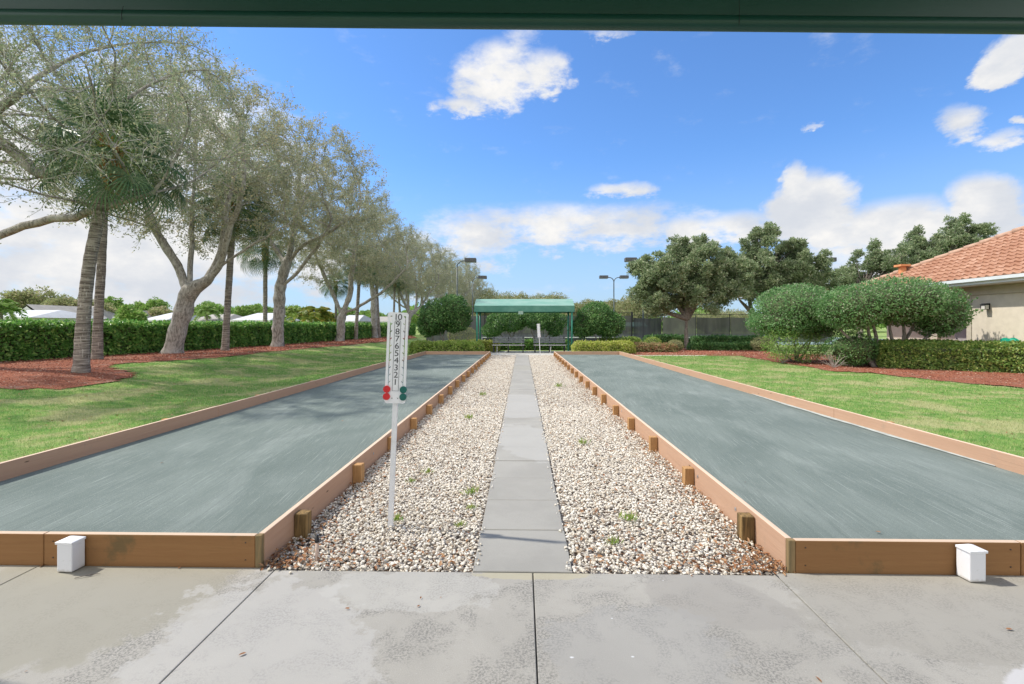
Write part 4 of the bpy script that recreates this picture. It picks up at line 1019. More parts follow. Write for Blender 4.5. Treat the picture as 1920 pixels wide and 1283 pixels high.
# ================================================================ left: oaks, palms, hedge
def T(o, x, y, label, cat, group, rz=0, s=(1, 1, 1)):
    o.location = (x, y, float(gz(x, y)) + .0); o.rotation_euler = (0, 0, rz); o.scale = s
    return tag(o, label, cat, group)
OG = 'spreading sparse leaved oaks along the left hedge'; PG = 'fan palms among the oaks along the left hedge'
oA = oak('oak_tree', [[(0, 0, 0), (.35, 0, 1.4), (.7, 0, 2.65)],
                      [(.7, 0, 2.65), (.2, .1, 3.7), (-.5, .1, 4.8), (-1.2, .2, 6.2)], [(.7, 0, 2.65), (.6, .3, 4.2), (.5, .5, 6.2)],
                      [(.7, 0, 2.65), (1.5, -.1, 3.0), (2.2, -.3, 3.6), (3.4, -.5, 4.3), (5.4, -1.0, 5.2)], [(1.5, -.1, 3.0), (2.0, .1, 4.2), (2.2, .4, 6.6)], [(2.2, -.3, 3.6), (2.9, -.8, 4.8), (4.0, -1.6, 6.6)]],
         [((.6, .2, 8.4), (5.0, 5.0, 4.2)), ((3.6, -.6, 7.0), (3.2, 3.4, 2.7)), ((-2.4, 0, 7.0), (2.6, 3, 2.2))], .34, 1250)
oB = oak('oak_tree', [[(0, 0, 0), (.1, 0, 1.6), (.15, 0, 3.2), (.5, 0, 4.6)],
                      [(.5, 0, 4.6), (-.5, .3, 5.8), (-1.6, .6, 7.2)], [(.5, 0, 4.6), (1.6, -.1, 5.7), (2.9, -.4, 6.2), (4.6, -.8, 7.0)], [(.5, 0, 4.6), (.8, .3, 6.4), (.9, .6, 8.2)], [(.15, 0, 3.2), (1.2, -.3, 4.0), (2.6, -.8, 5.4), (3.6, -1.4, 6.8)]],
         [((1.0, 0, 8.9), (4.9, 5.0, 4.0)), ((3.4, -.8, 7.4), (2.8, 3, 2.6)), ((-2.2, .5, 7.6), (2.4, 3, 2.3))], .30, 1200)
oC = oak('oak_tree', [[(0, 0, 0), (.1, 0, 1.0), (.2, 0, 2.0)], [(.2, 0, 2.0), (-.5, .1, 3.4), (-1.3, .1, 5.2), (-2.2, .3, 7)], [(.2, 0, 2.0), (.7, .2, 3.4), (.9, .3, 5.6), (1.2, .3, 8)], [(.2, 0, 2.0), (1.6, -.1, 2.7), (3.2, -.3, 3.6), (5.2, -.6, 5.4)]],
         [((.7, 0, 7.9), (4.8, 5.0, 4.1)), ((3.4, 0, 6.4), (2.8, 3.4, 2.6)), ((-2.2, 0, 6.6), (2.6, 3, 2.4))], .30, 1200)
T(oA, -14.8, 20.4, 'big grey oak with thick leaning forked trunk, nearest whole trunk by the hedge', 'oak tree', OG)
T(oB, -13.6, 26.9, 'oak with tall single trunk right behind the forked one', 'oak tree', OG)
T(oC, -13.6, 36.2, 'wide low forking oak behind the top of the scoreboard line', 'oak tree', OG)
# the oak outside the frame at the left whose limbs reach in
oD = oak('oak_tree', [[(0, 0, 0), (.2, 0, 1.6), (.4, 0, 2.6)], [(.4, 0, 2.6), (1.8, -.3, 3.4), (3.6, -.6, 3.85), (5.6, -.9, 4.15), (7.4, -1.0, 4.6)], [(.4, 0, 2.6), (1.0, -.4, 4.6), (2.2, -.8, 6.2), (4.2, -1.2, 7.2)], [(.4, 0, 2.6), (0, .4, 5), (0, .6, 7)],
                      [(1.0, -.4, 4.6), (3.4, -1.0, 6.0), (4.6, -1.2, 4.95), (5.6, -1.3, 5.3), (6.1, -1.3, 6.1)]],
         [((4.0, 0, 7.9), (5.0, 4.6, 2.9)), ((6.4, -.4, 6.6), (3.4, 3.2, 2.5)), ((7.2, -3.4, 6.2), (3.0, 2.0, 2.3)), ((4.6, -3.6, 5.6), (3.0, 2.0, 2.2))], .33, 1700, leaf=(.08, .032), nl=24, leafmat=OAKLEAFG)
T(oD, -16.9, 13.4, 'near oak leaning in from the left edge, its limbs over the two front palms', 'oak tree', OG)
far_o = [(oB, -13.8, 45.5, 2.2, 1.0, 'oak beyond the low forking one, third palm beside it'), (oA, -13.2, 55, 1.0, .95, 'oak in the middle of the receding row, above the dark round shrub'), (oC, -12.6, 65, 3.6, 1.05, 'far oak of the row, above the round shrub right side'),
         (oB, -12.2, 77, .5, 1.0, 'far oak behind the tall court light'), (oA, -11.5, 90, 4.4, 1.0, 'second farthest oak, behind the two court lights'), (oC, -10.5, 104, 2.0, 1.0, 'farthest oak, beside the left end of the shelter roof')]
for src, x, y, rz, s, lb_ in far_o: T(copy_tree(src), x, y, lb_, 'oak tree', OG, rz, (s, s, s))

def lp(x, y, pts):  # pixel points of a palm stem at its distance
    out = []
    for px, py in pts: out.append((at(px, y), y, H + (HZ - py) / F * y))
    out[0] = (out[0][0], y, float(gz(out[0][0], y))); return out
pA = palm_mesh('fan_palm', lp(0, 12.3, [(152, 700), (156, 600), (166, 500), (183, 410), (210, 275)]), .18, .12, 32, .90)
tag(pA, 'stout fan palm with leaning ringed trunk, nearest the camera', 'palm tree', PG)
pB = palm_mesh('fan_palm', lp(0, 16.6, [(182, 678), (184, 600), (190, 500), (194, 400), (196, 262)]), .17, .12, 32, .92)
tag(pB, 'straight fan palm just behind the nearest leaning one', 'palm tree', PG)
pC = palm_mesh('fan_palm', lp(0, 22.4, [(422, 660), (425, 600), (430, 520), (434, 450), (438, 385)]), .175, .14, 34, 1.0)
tag(pC, 'slender fan palm between the forked oak and the tall oak', 'palm tree', PG)
def palm_copy(src, px, y, s, rz, label):
    x = at(px, y); c_ = copy_tree(src); c_.location = (x, y, float(gz(x, y))); c_.rotation_euler = (0, 0, rz); c_.scale = (s, s, s); tag(c_, label, 'palm tree', PG)
palm_copy(pC, 497, 31.5, .95, 2.0, 'fan palm whose drooping head hangs left of the tall oak fork')
palm_copy(pC, 667, 40.5, .98, .7, 'fan palm standing right of the low forking oak')
palm_copy(pC, 711, 46.5, 1.0, 4.0, 'fan palm left of the scoreboard top')
palm_copy(pB, 737, 53, .85, 1.0, 'fan palm directly behind the scoreboard top, left edge')
palm_copy(pC, 752, 60, 1.02, 3.0, 'fan palm directly behind the scoreboard numerals top')
palm_copy(pC, 630, 48, .80, 5.0, 'fan palm seen through the limbs of the low forking oak')
palm_copy(pB, 768, 70, .95, 2.5, 'farthest fan palm, just left of the dark round shrub')

hedge('clipped_hedge', [(-18.2, 9.5), (-17.3, 15.7), (-16.2, 22.5), (-15.5, 30), (-15.0, 38), (-14.6, 48), (-14.3, 62)], 1.3, 1.27, 90000, .12, .07, HEDGELEAF, 'long bright green clipped hedge running the length of the left side', near_pow=1.2, wob=.12)

# ================================================================ shrubs round the shelter
def B(name, px, Y, lobes, n, L, Wd, lm, label, cat='shrub', group=None, **k):
    x = at(px, Y); return bush(name, (x, Y, float(gz(x, Y)) if abs(x) > 5 else .01), lobes, n, L, Wd, lm, label, cat, group, **k)
B('round_shrub', 838, 27.6, [((-.55, 0, 2.0), (1.15, 1.1, .95)), ((.3, 0, 2.35), (.95, 1.0, .85)), ((-.9, .2, 1.55), (.9, .9, .75)), ((.55, .1, 1.75), (.8, .8, .7))], 19000, .11, .065, DARKLEAF, 'dark green round clipped shrub on bare stems left of the shelter', group='round clipped shrubs on bare stems near the shelter', trunk=[((.1, 0, -.05), [(-.5, 0, 1.4), (.2, 0, 1.5), (-.1, .1, 1.4)]), ((-.6, .1, -.05), [(-.9, .1, 1.2)])], noise=.26, shell=.3, shoots=20)
B('round_shrub', 1122, 28.2, [((-.15, 0, 1.85), (1.15, 1.0, .95)), ((.65, 0, 1.5), (.9, .9, .75)), ((-.8, 0, 1.4), (.75, .8, .65))], 15000, .11, .065, DARKLEAF, 'dark green domed shrub with twisted stems right of the shelter', group='round clipped shrubs on bare stems near the shelter', trunk=[((-.05, 0, -.05), [(.6, 0, 1.0), (-.5, 0, 1.3), (-.9, 0, 1.1), (.1, .1, 1.3)])], noise=.26, shell=.3, shoots=20)
BS = dict(noise=.34, r0=.06, shell=.45, core=False)
B('round_shrub', 950, 31.5, [((-.3, 0, 1.7), (1.2, .9, .75)), ((-.9, 0, 1.2), (.7, .7, .5)), ((.6, 0, 1.75), (.75, .8, .7))], 9000, .12, .07, DARKLEAF, 'dark shrub on bent stems seen under the shelter, behind the left bench', group='round clipped shrubs on bare stems near the shelter', trunk=[((.15, 0, -.05), [(-.5, 0, 1.1), (.6, 0, 1.2), (-.1, 0, 1.3)])], **BS)
B('round_shrub', 1015, 31.5, [((.2, 0, 1.85), (1.35, .9, .7)), ((.95, 0, 1.35), (.55, .6, .65)), ((-.7, 0, 1.9), (.7, .7, .5))], 9500, .12, .07, DARKLEAF, 'dark shrub on forked stems seen under the shelter, behind the right bench', group='round clipped shrubs on bare stems near the shelter', trunk=[((-.4, 0, -.05), [(.6, 0, 1.3), (-.7, 0, 1.4), (0, 0, 1.4)])], **BS)
B('grey_bush', 866, 30.0, [((0, 0, .92), (.95, .7, .55))], 4200, .06, .03, OLIVELEAF, 'pale twiggy rounded bush left of the shelter post', trunk=[((0, 0, 0), [(-.7, 0, .9), (-.3, 0, 1.1), (0, 0, 1.2), (.4, 0, 1.1), (.7, 0, .9)])], r0=.02, core=False)
def yrow(name, px0, px1, Y, wdt, h, n, lm, label, cat='low hedge', sz=(.075, .045), wob=.09): return hedge(name, [(at(px0, Y), Y), (at(px1, Y), Y)], wdt, h, n, sz[0], sz[1], lm, label, cat, 'low mixed hedges at the far end', zf=.02, wob=wob, round_=.25)
yrow('low_hedge', 776, 900, 26.1, 1.0, .62, 9500, LIMELEAF, 'lime green low hedge behind the far end of the left court')
yrow('low_hedge', 880, 930, 28.6, 1.0, .60, 4200, YELLOWLEAF, 'yellow leaved low hedge by the left shelter posts')
yrow('low_hedge', 926, 1064, 30.0, .8, .62, 6500, HEDGELEAF, 'green low hedge behind the two benches')
yrow('low_hedge', 1080, 1182, 26.0, 1.1, .62, 9000, YELLOWLEAF, 'bright yellow low hedge right of the shelter')
yrow('low_hedge', 1125, 1196, 28.8, 1.0, .74, 5200, LIMELEAF, 'green topped hedge behind the bright yellow one')
yrow('low_hedge', 1184, 1262, 27.6, 1.1, .46, 5600, REDLEAF, 'bronze tinted low planting right of the yellow hedge')
yrow('low_hedge', 1212, 1284, 33.0, .9, .82, 6200, DARKLEAF, 'dark clipped box hedge left of the podocarpus trunk')
yrow('low_hedge', 1300, 1428, 32.5, .9, .78, 9000, DARKLEAF, 'dark clipped box hedge right of the podocarpus trunk')
yrow('low_hedge', 1296, 1412, 29.6, .9, .44, 6200, DARKLEAF, 'loose low dark planting before the box hedge')
for px, Y, r_, lm, lb_ in ((1266, 28.6, .42, OLIVELEAF, 'small pale bush left of the podocarpus foot'), (1430, 28.4, .55, OLIVELEAF, 'small pale bush left of the big clipped dome'), (1224, 30.4, .5, LIMELEAF, 'pale green small bush before the dark fence panel'), (848, 26.9, .45, YELLOWLEAF, 'small yellow bush under the dark round shrub'), (1185, 31.2, .5, LIMELEAF, 'small lime bush at the foot of the gate post')):
    B('small_bush', px, Y, [((0, 0, r_ * .75), (r_ * 1.15, r_, r_ * .8))], 2600, .06, .035, lm, lb_, group='small rounded bushes at the far end')
o = MB().cyl((0, 0, 0), (0, 0, .5), .02, n=6)

# ================================================================ big podocarpus trees
def podo(name, loc, stemdefs, lobes, ncl, label, group='tufted podocarpus trees', r0=.17, L=.16, Wd=.062):
    root = empty(name, loc, label, 'tree', group); mb = MB()
    tot = sum(r[0] * r[1] + r[0] * r[2] for c, r in lobes); cen = []
    for c, r in lobes:
        k = max(6, int(ncl / 15 * (r[0] * r[1] + r[0] * r[2]) / tot)); d = rdir(k); dep = 1 - rng.random(k) ** 1.6 * .5
        sc0 = np.array(c) + d * np.array(r) * dep[:, None]; sr = rng.uniform(.22, .46, k)
        q = np.repeat(np.arange(k), 15); d2 = rdir(len(q)); d2[:, 2] = d2[:, 2] * 1.25 + .25
        cen.append(sc0[q] + d2 * (sr[q] * rng.uniform(.55, 1.05, len(q)))[:, None])
        top = np.where(d[:, 2] > .45)[0]
        for t in top[:max(2, len(top) // 5)]:
            hh = rng.uniform(.25, .6); m_ = 7; cen.append(sc0[t] + np.stack([rng.normal(0, .10, m_), rng.normal(0, .10, m_), np.linspace(.1, hh, m_)], 1))
    cen = np.concatenate(cen); clumps(mb, cen, rng.uniform(.12, .21, len(cen)), 40, L, Wd, .7); mb.build('foliage', PINELEAF, root)
    tb = MB()
    for b_, ts in stemdefs: stems(tb, b_, ts, r0, 8, .25)
    sel = cen[rng.choice(len(cen), min(len(cen), 120), False)]; mid = np.array(stemdefs[0][1][0])
    for s_ in sel:
        c0 = min([np.array(t) for _, ts in stemdefs for t in ts], key=lambda t: np.linalg.norm(t - s_)); tb.tube([c0, (c0 + s_) / 2 + rdir(1)[0] * .15, s_], [.05, .03, .012], 4, False)
    tb.build('trunk', SHRUBBARK, root, True); return root
podo('podocarpus', (at(1289, 31), 31, .02), [((0, 0, -.1), [(0, 0, 2.0), (-.05, 0, 2.2)]), ((0, 0, 1.9), [(-1.6, 0, 3.8), (-.6, .3, 4.6), (.9, -.3, 4.8), (2.0, 0, 3.8), (-2.2, -.2, 2.7), (1.7, .4, 5.4)])],
     [((-1.2, 0, 4.6), (2.2, 2.3, 1.7)), ((.9, 0, 5.0), (1.9, 2.3, 1.75)), ((-1.9, 0, 3.3), (1.6, 1.8, 1.15)), ((.6, -.3, 3.3), (1.7, 1.8, 1.0)), ((2.4, 0, 4.0), (1.3, 1.6, 1.3)), ((-.4, 0, 6.1), (.9, .9, .55)), ((1.0, 0, 6.6), (.9, .9, .75)), ((-2.5, 0, 4.6), (1.0, 1.2, .9)), ((2.7, 0, 4.9), (1.1, 1.4, 1.0)), ((0, 0, 4.2), (2.2, 1.8, 1.4))], 3300, 'full tufted podocarpus with pale trunk in front of the tennis fence')
podo('podocarpus', (at(1440, 33.5), 33.5, .02), [((.2, 0, -.1), [(-1.0, 0, 2.3), (1.2, 0, 3.0)]), ((-1.0, 0, 2.3), [(-2.0, 0, 3.4), (-1.2, 0, 4.4)]), ((1.2, 0, 3.0), [(1.0, 0, 4.6), (2.4, 0, 4.4), (.2, 0, 5.4)])],
     [((0.2, 0, 5.2), (2.3, 2.2, 1.7)), ((-.2, 0, 6.9), (1.25, 1.3, 1.15)), ((2.3, 0, 4.6), (1.9, 1.8, 1.5)), ((1.5, 0, 6.4), (.9, .9, .85)), ((3.1, 0, 5.5), (.75, .8, .95)), ((-1.7, 0, 4.1), (1.3, 1.4, .9)), ((2.9, 0, 3.6), (1.4, 1.4, .9)), ((.6, -.5, 3.4), (1.5, 1.2, .8)), ((-1.9, 0, 5.3), (1.2, 1.3, 1.0)), ((1.0, 0, 4.4), (2.4, 1.6, 1.2))], 3300, 'taller tufted podocarpus behind the clipped dome shrub')
podo('podocarpus', (at(1612, 36), 36, .02), [((0, 0, -.1), [(0, 0, 3.0), (.3, 0, 4.2)])],
     [((-.9, 0, 4.6), (1.0, 1.2, .9)), ((.7, 0, 4.9), (1.7, 1.6, 1.5)), ((0.9, 0, 6.3), (1.0, 1.0, .9)), ((2.2, 0, 5.8), (1.3, 1.3, 1.1)), ((1.0, 0, 3.6), (2.0, 1.8, 1.0))], 1400, 'tufted podocarpus left of the tiled roof')
podo('podocarpus', (at(1740, 37), 37, .02), [((0, 0, -.1), [(0, 0, 3.5), (.8, 0, 5.6)])],
     [((-1.1, 0, 6.2), (1.5, 1.6, 1.4)), ((.9, 0, 6.6), (1.7, 1.6, 1.5)), ((2.3, 0, 8.3), (1.0, 1.0, .9)), ((3.6, 0, 8.0), (1.0, 1.0, .6)), ((-.6, 0, 7.5), (.9, .9, .7)), ((2.4, 0, 7.2), (1.6, 1.6, 1.0))], 1600, 'tallest tufted podocarpus rising behind the tiled roof')

# ================================================================ clipped shrubs by the building
B('dome_shrub', 1492, 20.0, [((0, 0, 2.1), (1.66, 1.6, 1.04)), ((-.6, 0, 1.6), (1.25, 1.3, .62)), ((.8, .1, 1.7), (1.2, 1.2, .8))], 22000, .08, .047, CLIPLEAF, 'big clipped green dome shrub left of the umbrella shaped one', group='large clipped shrubs before the building', trunk=[((0, 0, -.05), [(-.9, 0, 1.3), (-.3, 0, 1.5), (.5, 0, 1.5), (1.0, 0, 1.3)])], noise=.13, shell=.24, shoots=26)
B('loose_shrub', 1468, 19.2, [((0, 0, .75), (.75, .6, .7)), ((1.0, 0, .6), (.8, .6, .6))], 5200, .06, .035, BRIGHTLEAF, 'loose yellow green shrub filling below the clipped dome', core=False, noise=.25, shell=.5, r0=.02, trunk=[((0, 0, 0), [(-.4, 0, 1.1), (.3, 0, 1.2), (1.2, 0, 1.0)])])
B('umbrella_shrub', 1672, 17.6, [((.15, 0, 2.36), (2.0, 1.5, .82)), ((1.6, 0, 1.86), (.92, 1.0, .84)), ((-1.35, 0, 2.08), (1.1, 1.2, .82)), ((.7, .3, 2.0), (1.0, 1.0, .55))], 25000, .078, .046, CLIPLEAF, 'wide umbrella shaped clipped shrub on crooked dark stems before the beige wall', group='large clipped shrubs before the building',
  trunk=[((-.55, 0, -.05), [(-.85, 0, 1.9), (-1.8, 0, 1.35), (-.6, .2, 1.9)]), ((.15, .1, -.05), [(.35, .1, 2.0), (.05, .2, 1.7), (1.5, 0, 1.35), (.9, 0, 1.7)])], noise=.14, shell=.22, under=True, r0=.10, shoots=26)
B('loose_shrub', 1600, 17.9, [((0, 0, .62), (.95, .8, .62)), ((.9, .1, .45), (.6, .6, .45))], 7500, .06, .035, DARKLEAF, 'dense dark shrub under the left side of the umbrella shrub', noise=.2, r0=.02)
hedge('clipped_hedge', [P(1668, 690, .02)[:2] + np.array((.25, .75)), P(1970, 700, .02)[:2] + np.array((.35, .2))], 2.6, .92, 34000, .075, .05, m_leaf('box_leaf', (.12, .24, .05), (.36, .46, .11), (.50, .54, .16), .38, .4, .75, 2.5), 'broad rounded yellow green clipped hedge at the right edge', zf=.02, wob=.07, round_=.5, near_pow=0)
# bare twiggy bush
x, y, _ = P(1563, 690); root = empty('bare_bush', (x, y, .03), 'small leafless pale twig bush in the mulch before the dark shrub', 'bush'); b = MB()
for i in range(16):
    a = R(rng.uniform(25, 155)); ln = rng.uniform(.35, .75); yy_ = rng.uniform(-.2, .2); e = np.array((math.cos(a) * ln, yy_, math.sin(a) * ln * .8)); m1 = e * .5 + rdir(1)[0] * .05
    b.tube([(0, 0, 0), m1, e], [.012, .008, .003], 4, False)
    for j in range(3): f_ = m1 + (e - m1) * rng.random(); b.tube([f_, f_ + unit(e + rdir(1)[0] * .6) * .2], [.004, .002], 3, False)
b.build('twigs', m_simple('pale_twig', (.42, .38, .33), .9, .2), root)

# ================================================================ building with tiled roof
EX = 15.8; EZ = 3.2; YC = 24.2; WX = 16.4; SL = .515; HX, HY = EX + 4.2, 0
STUC = m_simple('beige_stucco', (.62, .56, .46), .9, .06, 4, .5, .15); STUCD = m_simple('trim_stucco', (.52, .47, .38), .9, .06, 4, .4, .15)
WF = m_simple('white_fascia', (.74, .76, .77), .5, .05, 3, .05)
house = empty('clubhouse', (WX, 14, 0), 'beige stucco building with terracotta tiled hip roof at the right', 'building')
hx, hy = WX, 14
def hp(nm, x0, x1, y0, y1, z0, z1, mt, lb=None): return MB().box(x0 - hx, x1 - hx, y0 - hy, y1 - hy, z0, z1).build(nm, mt, house, label=lb)
YS = 18.2
hp('wall', WX, WX + 9, 4, YS, -.05, 2.60, STUC); hp('wall', WX + .9, WX + 9, YS + .003, YC - .6, -.05, 2.60, STUC, 'set back wall section')
hp('beam', WX - .05, WX + 9, 4.003, YC - .55, 2.602, 2.90, STUCD)
hp('soffit', EX + .03, WX + 9, 4.006, YC - .03, 2.903, 2.96, STUCD)
hp('fascia', EX, EX + .028, 4.009, YC, 2.94, 3.14, WF); hp('fascia', EX + .03, WX + 9, YC - .028, YC, 2.965, 3.14, WF)
hp('gutter', EX - .10, EX - .002, 4.01, YC, 3.04, 3.15, m_simple('gutter', (.62, .66, .68), .4, .05))
hp('pilaster', WX + .75, WX + .897, 20.6, 21.0, 0, 2.60, STUCD)
hp('column', WX - .02, WX + .12, YS + .01, YS + .20, 0, 2.60, STUCD)
dk = m_simple('window_dark', (.06, .07, .08), .15, .2, 3, .0, .6)
fr = hp('door', WX + .86, WX + .898, 19.0, 19.9, 0, 2.1, m_simple('grey_door', (.38, .36, .36), .6, .1))
MB().cyl((WX + .84 - hx, 19.8 - hy, 1.0), (WX + .859 - hx, 19.8 - hy, 1.0), .03, n=8).build('handle', BLK, fr)
# tiles: rolled rows on the -X slope
TILE = None
m, N = mat('terracotta'); v = objv(N); vb = N.n('ShaderNodeTexVoronoi', ins={'Vector': N.mapping(v, (1, 3.3, 3.2)), 'Scale': 1.0}).outputs['Color']
c = N.mix(N.n('ShaderNodeSeparateColor', ins={0: vb}).outputs[0], (.33, .165, .105), (.43, .245, .165)); c = N.mix(N.ramp(N.noise(v, 3, 5, .7), .5, .7, 0, .45), c, (.62, .42, .32)); TILE = fin(m, N, c, .85, N.noise(v, 40, 4), .2, .004, .15)
sl_len = math.hypot(1, SL); tl = .36; tw_ = .30; rows = int(6.4 / (tl / sl_len)); b = MB(); cosS = 1 / sl_len; sinS = SL / sl_len
for r_ in range(rows):
    s0 = r_ * tl; h0 = s0 * cosS; ymax = YC - h0 + .0; us = np.arange(math.floor(ymax / (tw_ / 8)), 5.0 / (tw_ / 8), -1) * (tw_ / 8); k = len(us)
    ph_ = (us % tw_) / tw_; roll = .042 * np.maximum(0, np.sin(ph_ * 2 * np.pi)) ** .7 + .008 * np.minimum(0, np.sin(ph_ * 2 * np.pi))
    V = []
    for ds, lift, th in ((-.02, -.01, 0), (-.02, .05, 1), (tl + .0, .0, 1)):
        s_ = s0 + ds; hh = lift + roll * th + (.0 if th else -.0)
        V.append(np.stack([EX - .06 + s_ * cosS - hh * sinS - hx, us - hy, EZ - .06 + s_ * sinS + hh * cosS], 1))
    b.add(np.concatenate(V), np.concatenate([np.stack([j * k + np.arange(k - 1), j * k + np.arange(1, k), (j + 1) * k + np.arange(1, k), (j + 1) * k + np.arange(k - 1)], 1) for j in range(2)]))
b.build('roof', TILE, house, False)
# other slopes (not tiled in detail) and hip cap
RW = 6.4; zt_ = EZ - .06 + RW * SL
b = MB(); x1 = EX - .06; v = [(x1 - hx, YC - hy, EZ - .07), (x1 + RW * 2 - hx, YC - hy, EZ - .07), (x1 + RW - hx, YC - RW - hy, zt_ - .01), (x1 + RW - hx, 4 - hy, zt_ - .01), (x1 + 2 * RW - hx, 4 - hy, EZ - .07), (x1 - hx, 4 - hy, EZ - .07)]
b.add(v, [(0, 1, 2), (1, 4, 3, 2), (0, 2, 3, 5)]); b.build('roof_deck', TILE, house)
CAP = m_simple('hip_cap', (.46, .30, .22), .85, .12, 5, .3); b = MB(); nC = 19
for i in range(nC):
    t0, t1 = i / nC * RW, (i + 1.15) / nC * RW; b.tube([(x1 + t0 - hx, YC - t0 - hy, EZ - .02 + t0 * SL + .02), (x1 + t1 - hx, YC - t1 - hy, EZ - .02 + t1 * SL)], [.12, .095], 10, True)
b.build('hip_cap', CAP, house, True)
# vent pipe hood
vt = MB(); vx = x1 + 1.45 - hx; vy = 22.5 - hy; vz = EZ + 1.45 * SL
vt.tube([(vx, vy, vz - .3), (vx, vy, vz + .16), (vx - .05, vy, vz + .24)], [.15, .15, .12], 10); vt.box(vx - .24, vx + .2, vy - .24, vy + .2, vz + .22, vz + .31)
vt.build('roof_vent', m_simple('vent_terracotta', (.62, .27, .12), .7, .1, 8), house)
# wall lamp
lamp = empty('wall_lamp', (WX, 17.56, 2.17), 'small square wall lantern on the beige wall', 'wall lamp')
MB().box(-.03, -.002, -.06, .06, -.08, .12).build('backplate', FP, lamp)
b = MB(); b.box(-.22, -.03, -.095, .095, .06, .085); b.box(-.19, -.06, -.07, .07, .087, .11); b.box(-.21, -.04, -.09, .09, -.10, -.088)
for sx_ in (-.208, -.052):
    for sy2 in (-.088, .078): b.box(sx_, sx_ + .01, sy2, sy2 + .01, -.087, .059)
b.build('frame', FP, lamp); MB().box(-.19, -.058, -.074, .074, -.086, .058).build('glass', m_simple('milk_glass', (.62, .60, .55), .3, .05), lamp)
# hose reel
hr = empty('hose_reel', (WX - .45, at(1905, 1) * 0 + 16.35, 0), 'round green hose reel against the beige wall above the hedge', 'hose reel')
GH = m_simple('green_plastic', (.02, .33, .22), .4, .1, 8); b = MB(); 
for i in range(7): 
    a = np.linspace(0, 2 * np.pi, 25); r_ = .19 + .02 * (i % 2); b.tube(np.stack([-.02 + .0 * a + (i - 3) * .028, np.cos(a) * r_, 0.86 + np.sin(a) * r_], 1), [.017] * 25, 6, False)
b.build('hose_coil', GH, hr, True)
for s_ in (-1, 1):
    b = MB(); b.cyl((s_ * .125 - .02, 0, .86), (s_ * .135 - .02, 0, .86), 0.25, n=24); b.build('reel_flange', GH, hr)
MB().box(-.10, .06, -.05, .05, 0, .8).build('stand', GH, hr)

# ================================================================ far houses at the left
SHIN = m_simple('grey_shingle', (.34, .32, .29), .9, .08, 1.2, .3); SHINW = m_simple('pale_shingle', (.50, .51, .53), .9, .06, 1.2, .3); WHT = m_simple('white_wall', (.72, .72, .72), .8, .04, 1, .1)
HG = 'low grey roofed houses beyond the hedge'
def far_house(px0, px1, D, zw, zr_, label, axis='X', roofm=None, dp=9.0):
    x0, x1 = at(px0, D), at(px1, D); w_ = x1 - x0; root = empty('house', ((x0 + x1) / 2, D, 0), label, 'house', HG); hw = w_ / 2; rm = roofm or SHIN
    MB().box(-hw + .4, hw - .4, .4, dp - .4, 0, zw).build('wall', WHT, root)
    b = MB(); t = .18
    if axis == 'X': # ridge along X, slope faces camera
        ins = min(2.5, hw * .4); v = [(-hw, 0, zw), (hw, 0, zw), (hw, dp, zw), (-hw, dp, zw), (-hw + ins, dp / 2, zr_), (hw - ins, dp / 2, zr_)]; f = [(0, 1, 5, 4), (1, 2, 5), (2, 3, 4, 5), (3, 0, 4)]
    else:
        v = [(-hw, 0, zw), (hw, 0, zw), (hw, dp, zw), (-hw, dp, zw), (0, 0, zr_), (0, dp, zr_)]; f = [(0, 4, 5, 3), (1, 2, 5, 4), (2, 3, 5)]
        g = MB().add([(-hw + .45, .02, zw - .01), (hw - .45, .02, zw - .01), (0, .02, zr_ - .25)], [(0, 1, 2)]); g.build('gable', WHT, root)
    b.add(v, f); b.build('roof', rm, root)
    MB().box(-hw - .02, hw + .02, -.06, -.01, zw - t, zw + .03).build('fascia', WHT, root)
    for xx in np.linspace(-hw * .6, hw * .6, 3): 
        w2 = MB().box(xx - .6, xx + .6, .36, .398, 1.0, 2.1).build('window', WHT, root); MB().box(xx - .52, xx + .52, .33, .358, 1.08, 2.02).build('pane', dk, w2)
far_house(-60, 55, 46, 2.3, 3.15, 'pale roofed house at the far left edge', 'X', SHINW); far_house(14, 85, 58, 2.5, 4.1, 'house with white gable at the left above the hedge', 'Y'); far_house(48, 142, 64, 2.5, 4.3, 'house with long grey roof left of the palms')
far_house(212, 232, 60, 2.6, 3.5, 'sliver of white house right of the two palms', 'Y'); far_house(262, 312, 58, 2.2, 3.2, 'pale roofed house left of the forked oak', 'X', SHINW); far_house(345, 416, 62, 2.1, 3.1, 'grey roofed house right of the forked oak'); far_house(432, 506, 60, 2.2, 3.2, 'pale roofed house left of the tall oak', 'X', SHINW)
far_house(500, 545, 68, 2.4, 3.4, 'grey roofed house behind the tall oak', 'Y'); far_house(622, 672, 64, 2.1, 3.0, 'pale roofed house behind the low forking oak', 'X', SHINW); far_house(685, 735, 70, 2.1, 2.9, 'grey roofed house behind the scoreboard')

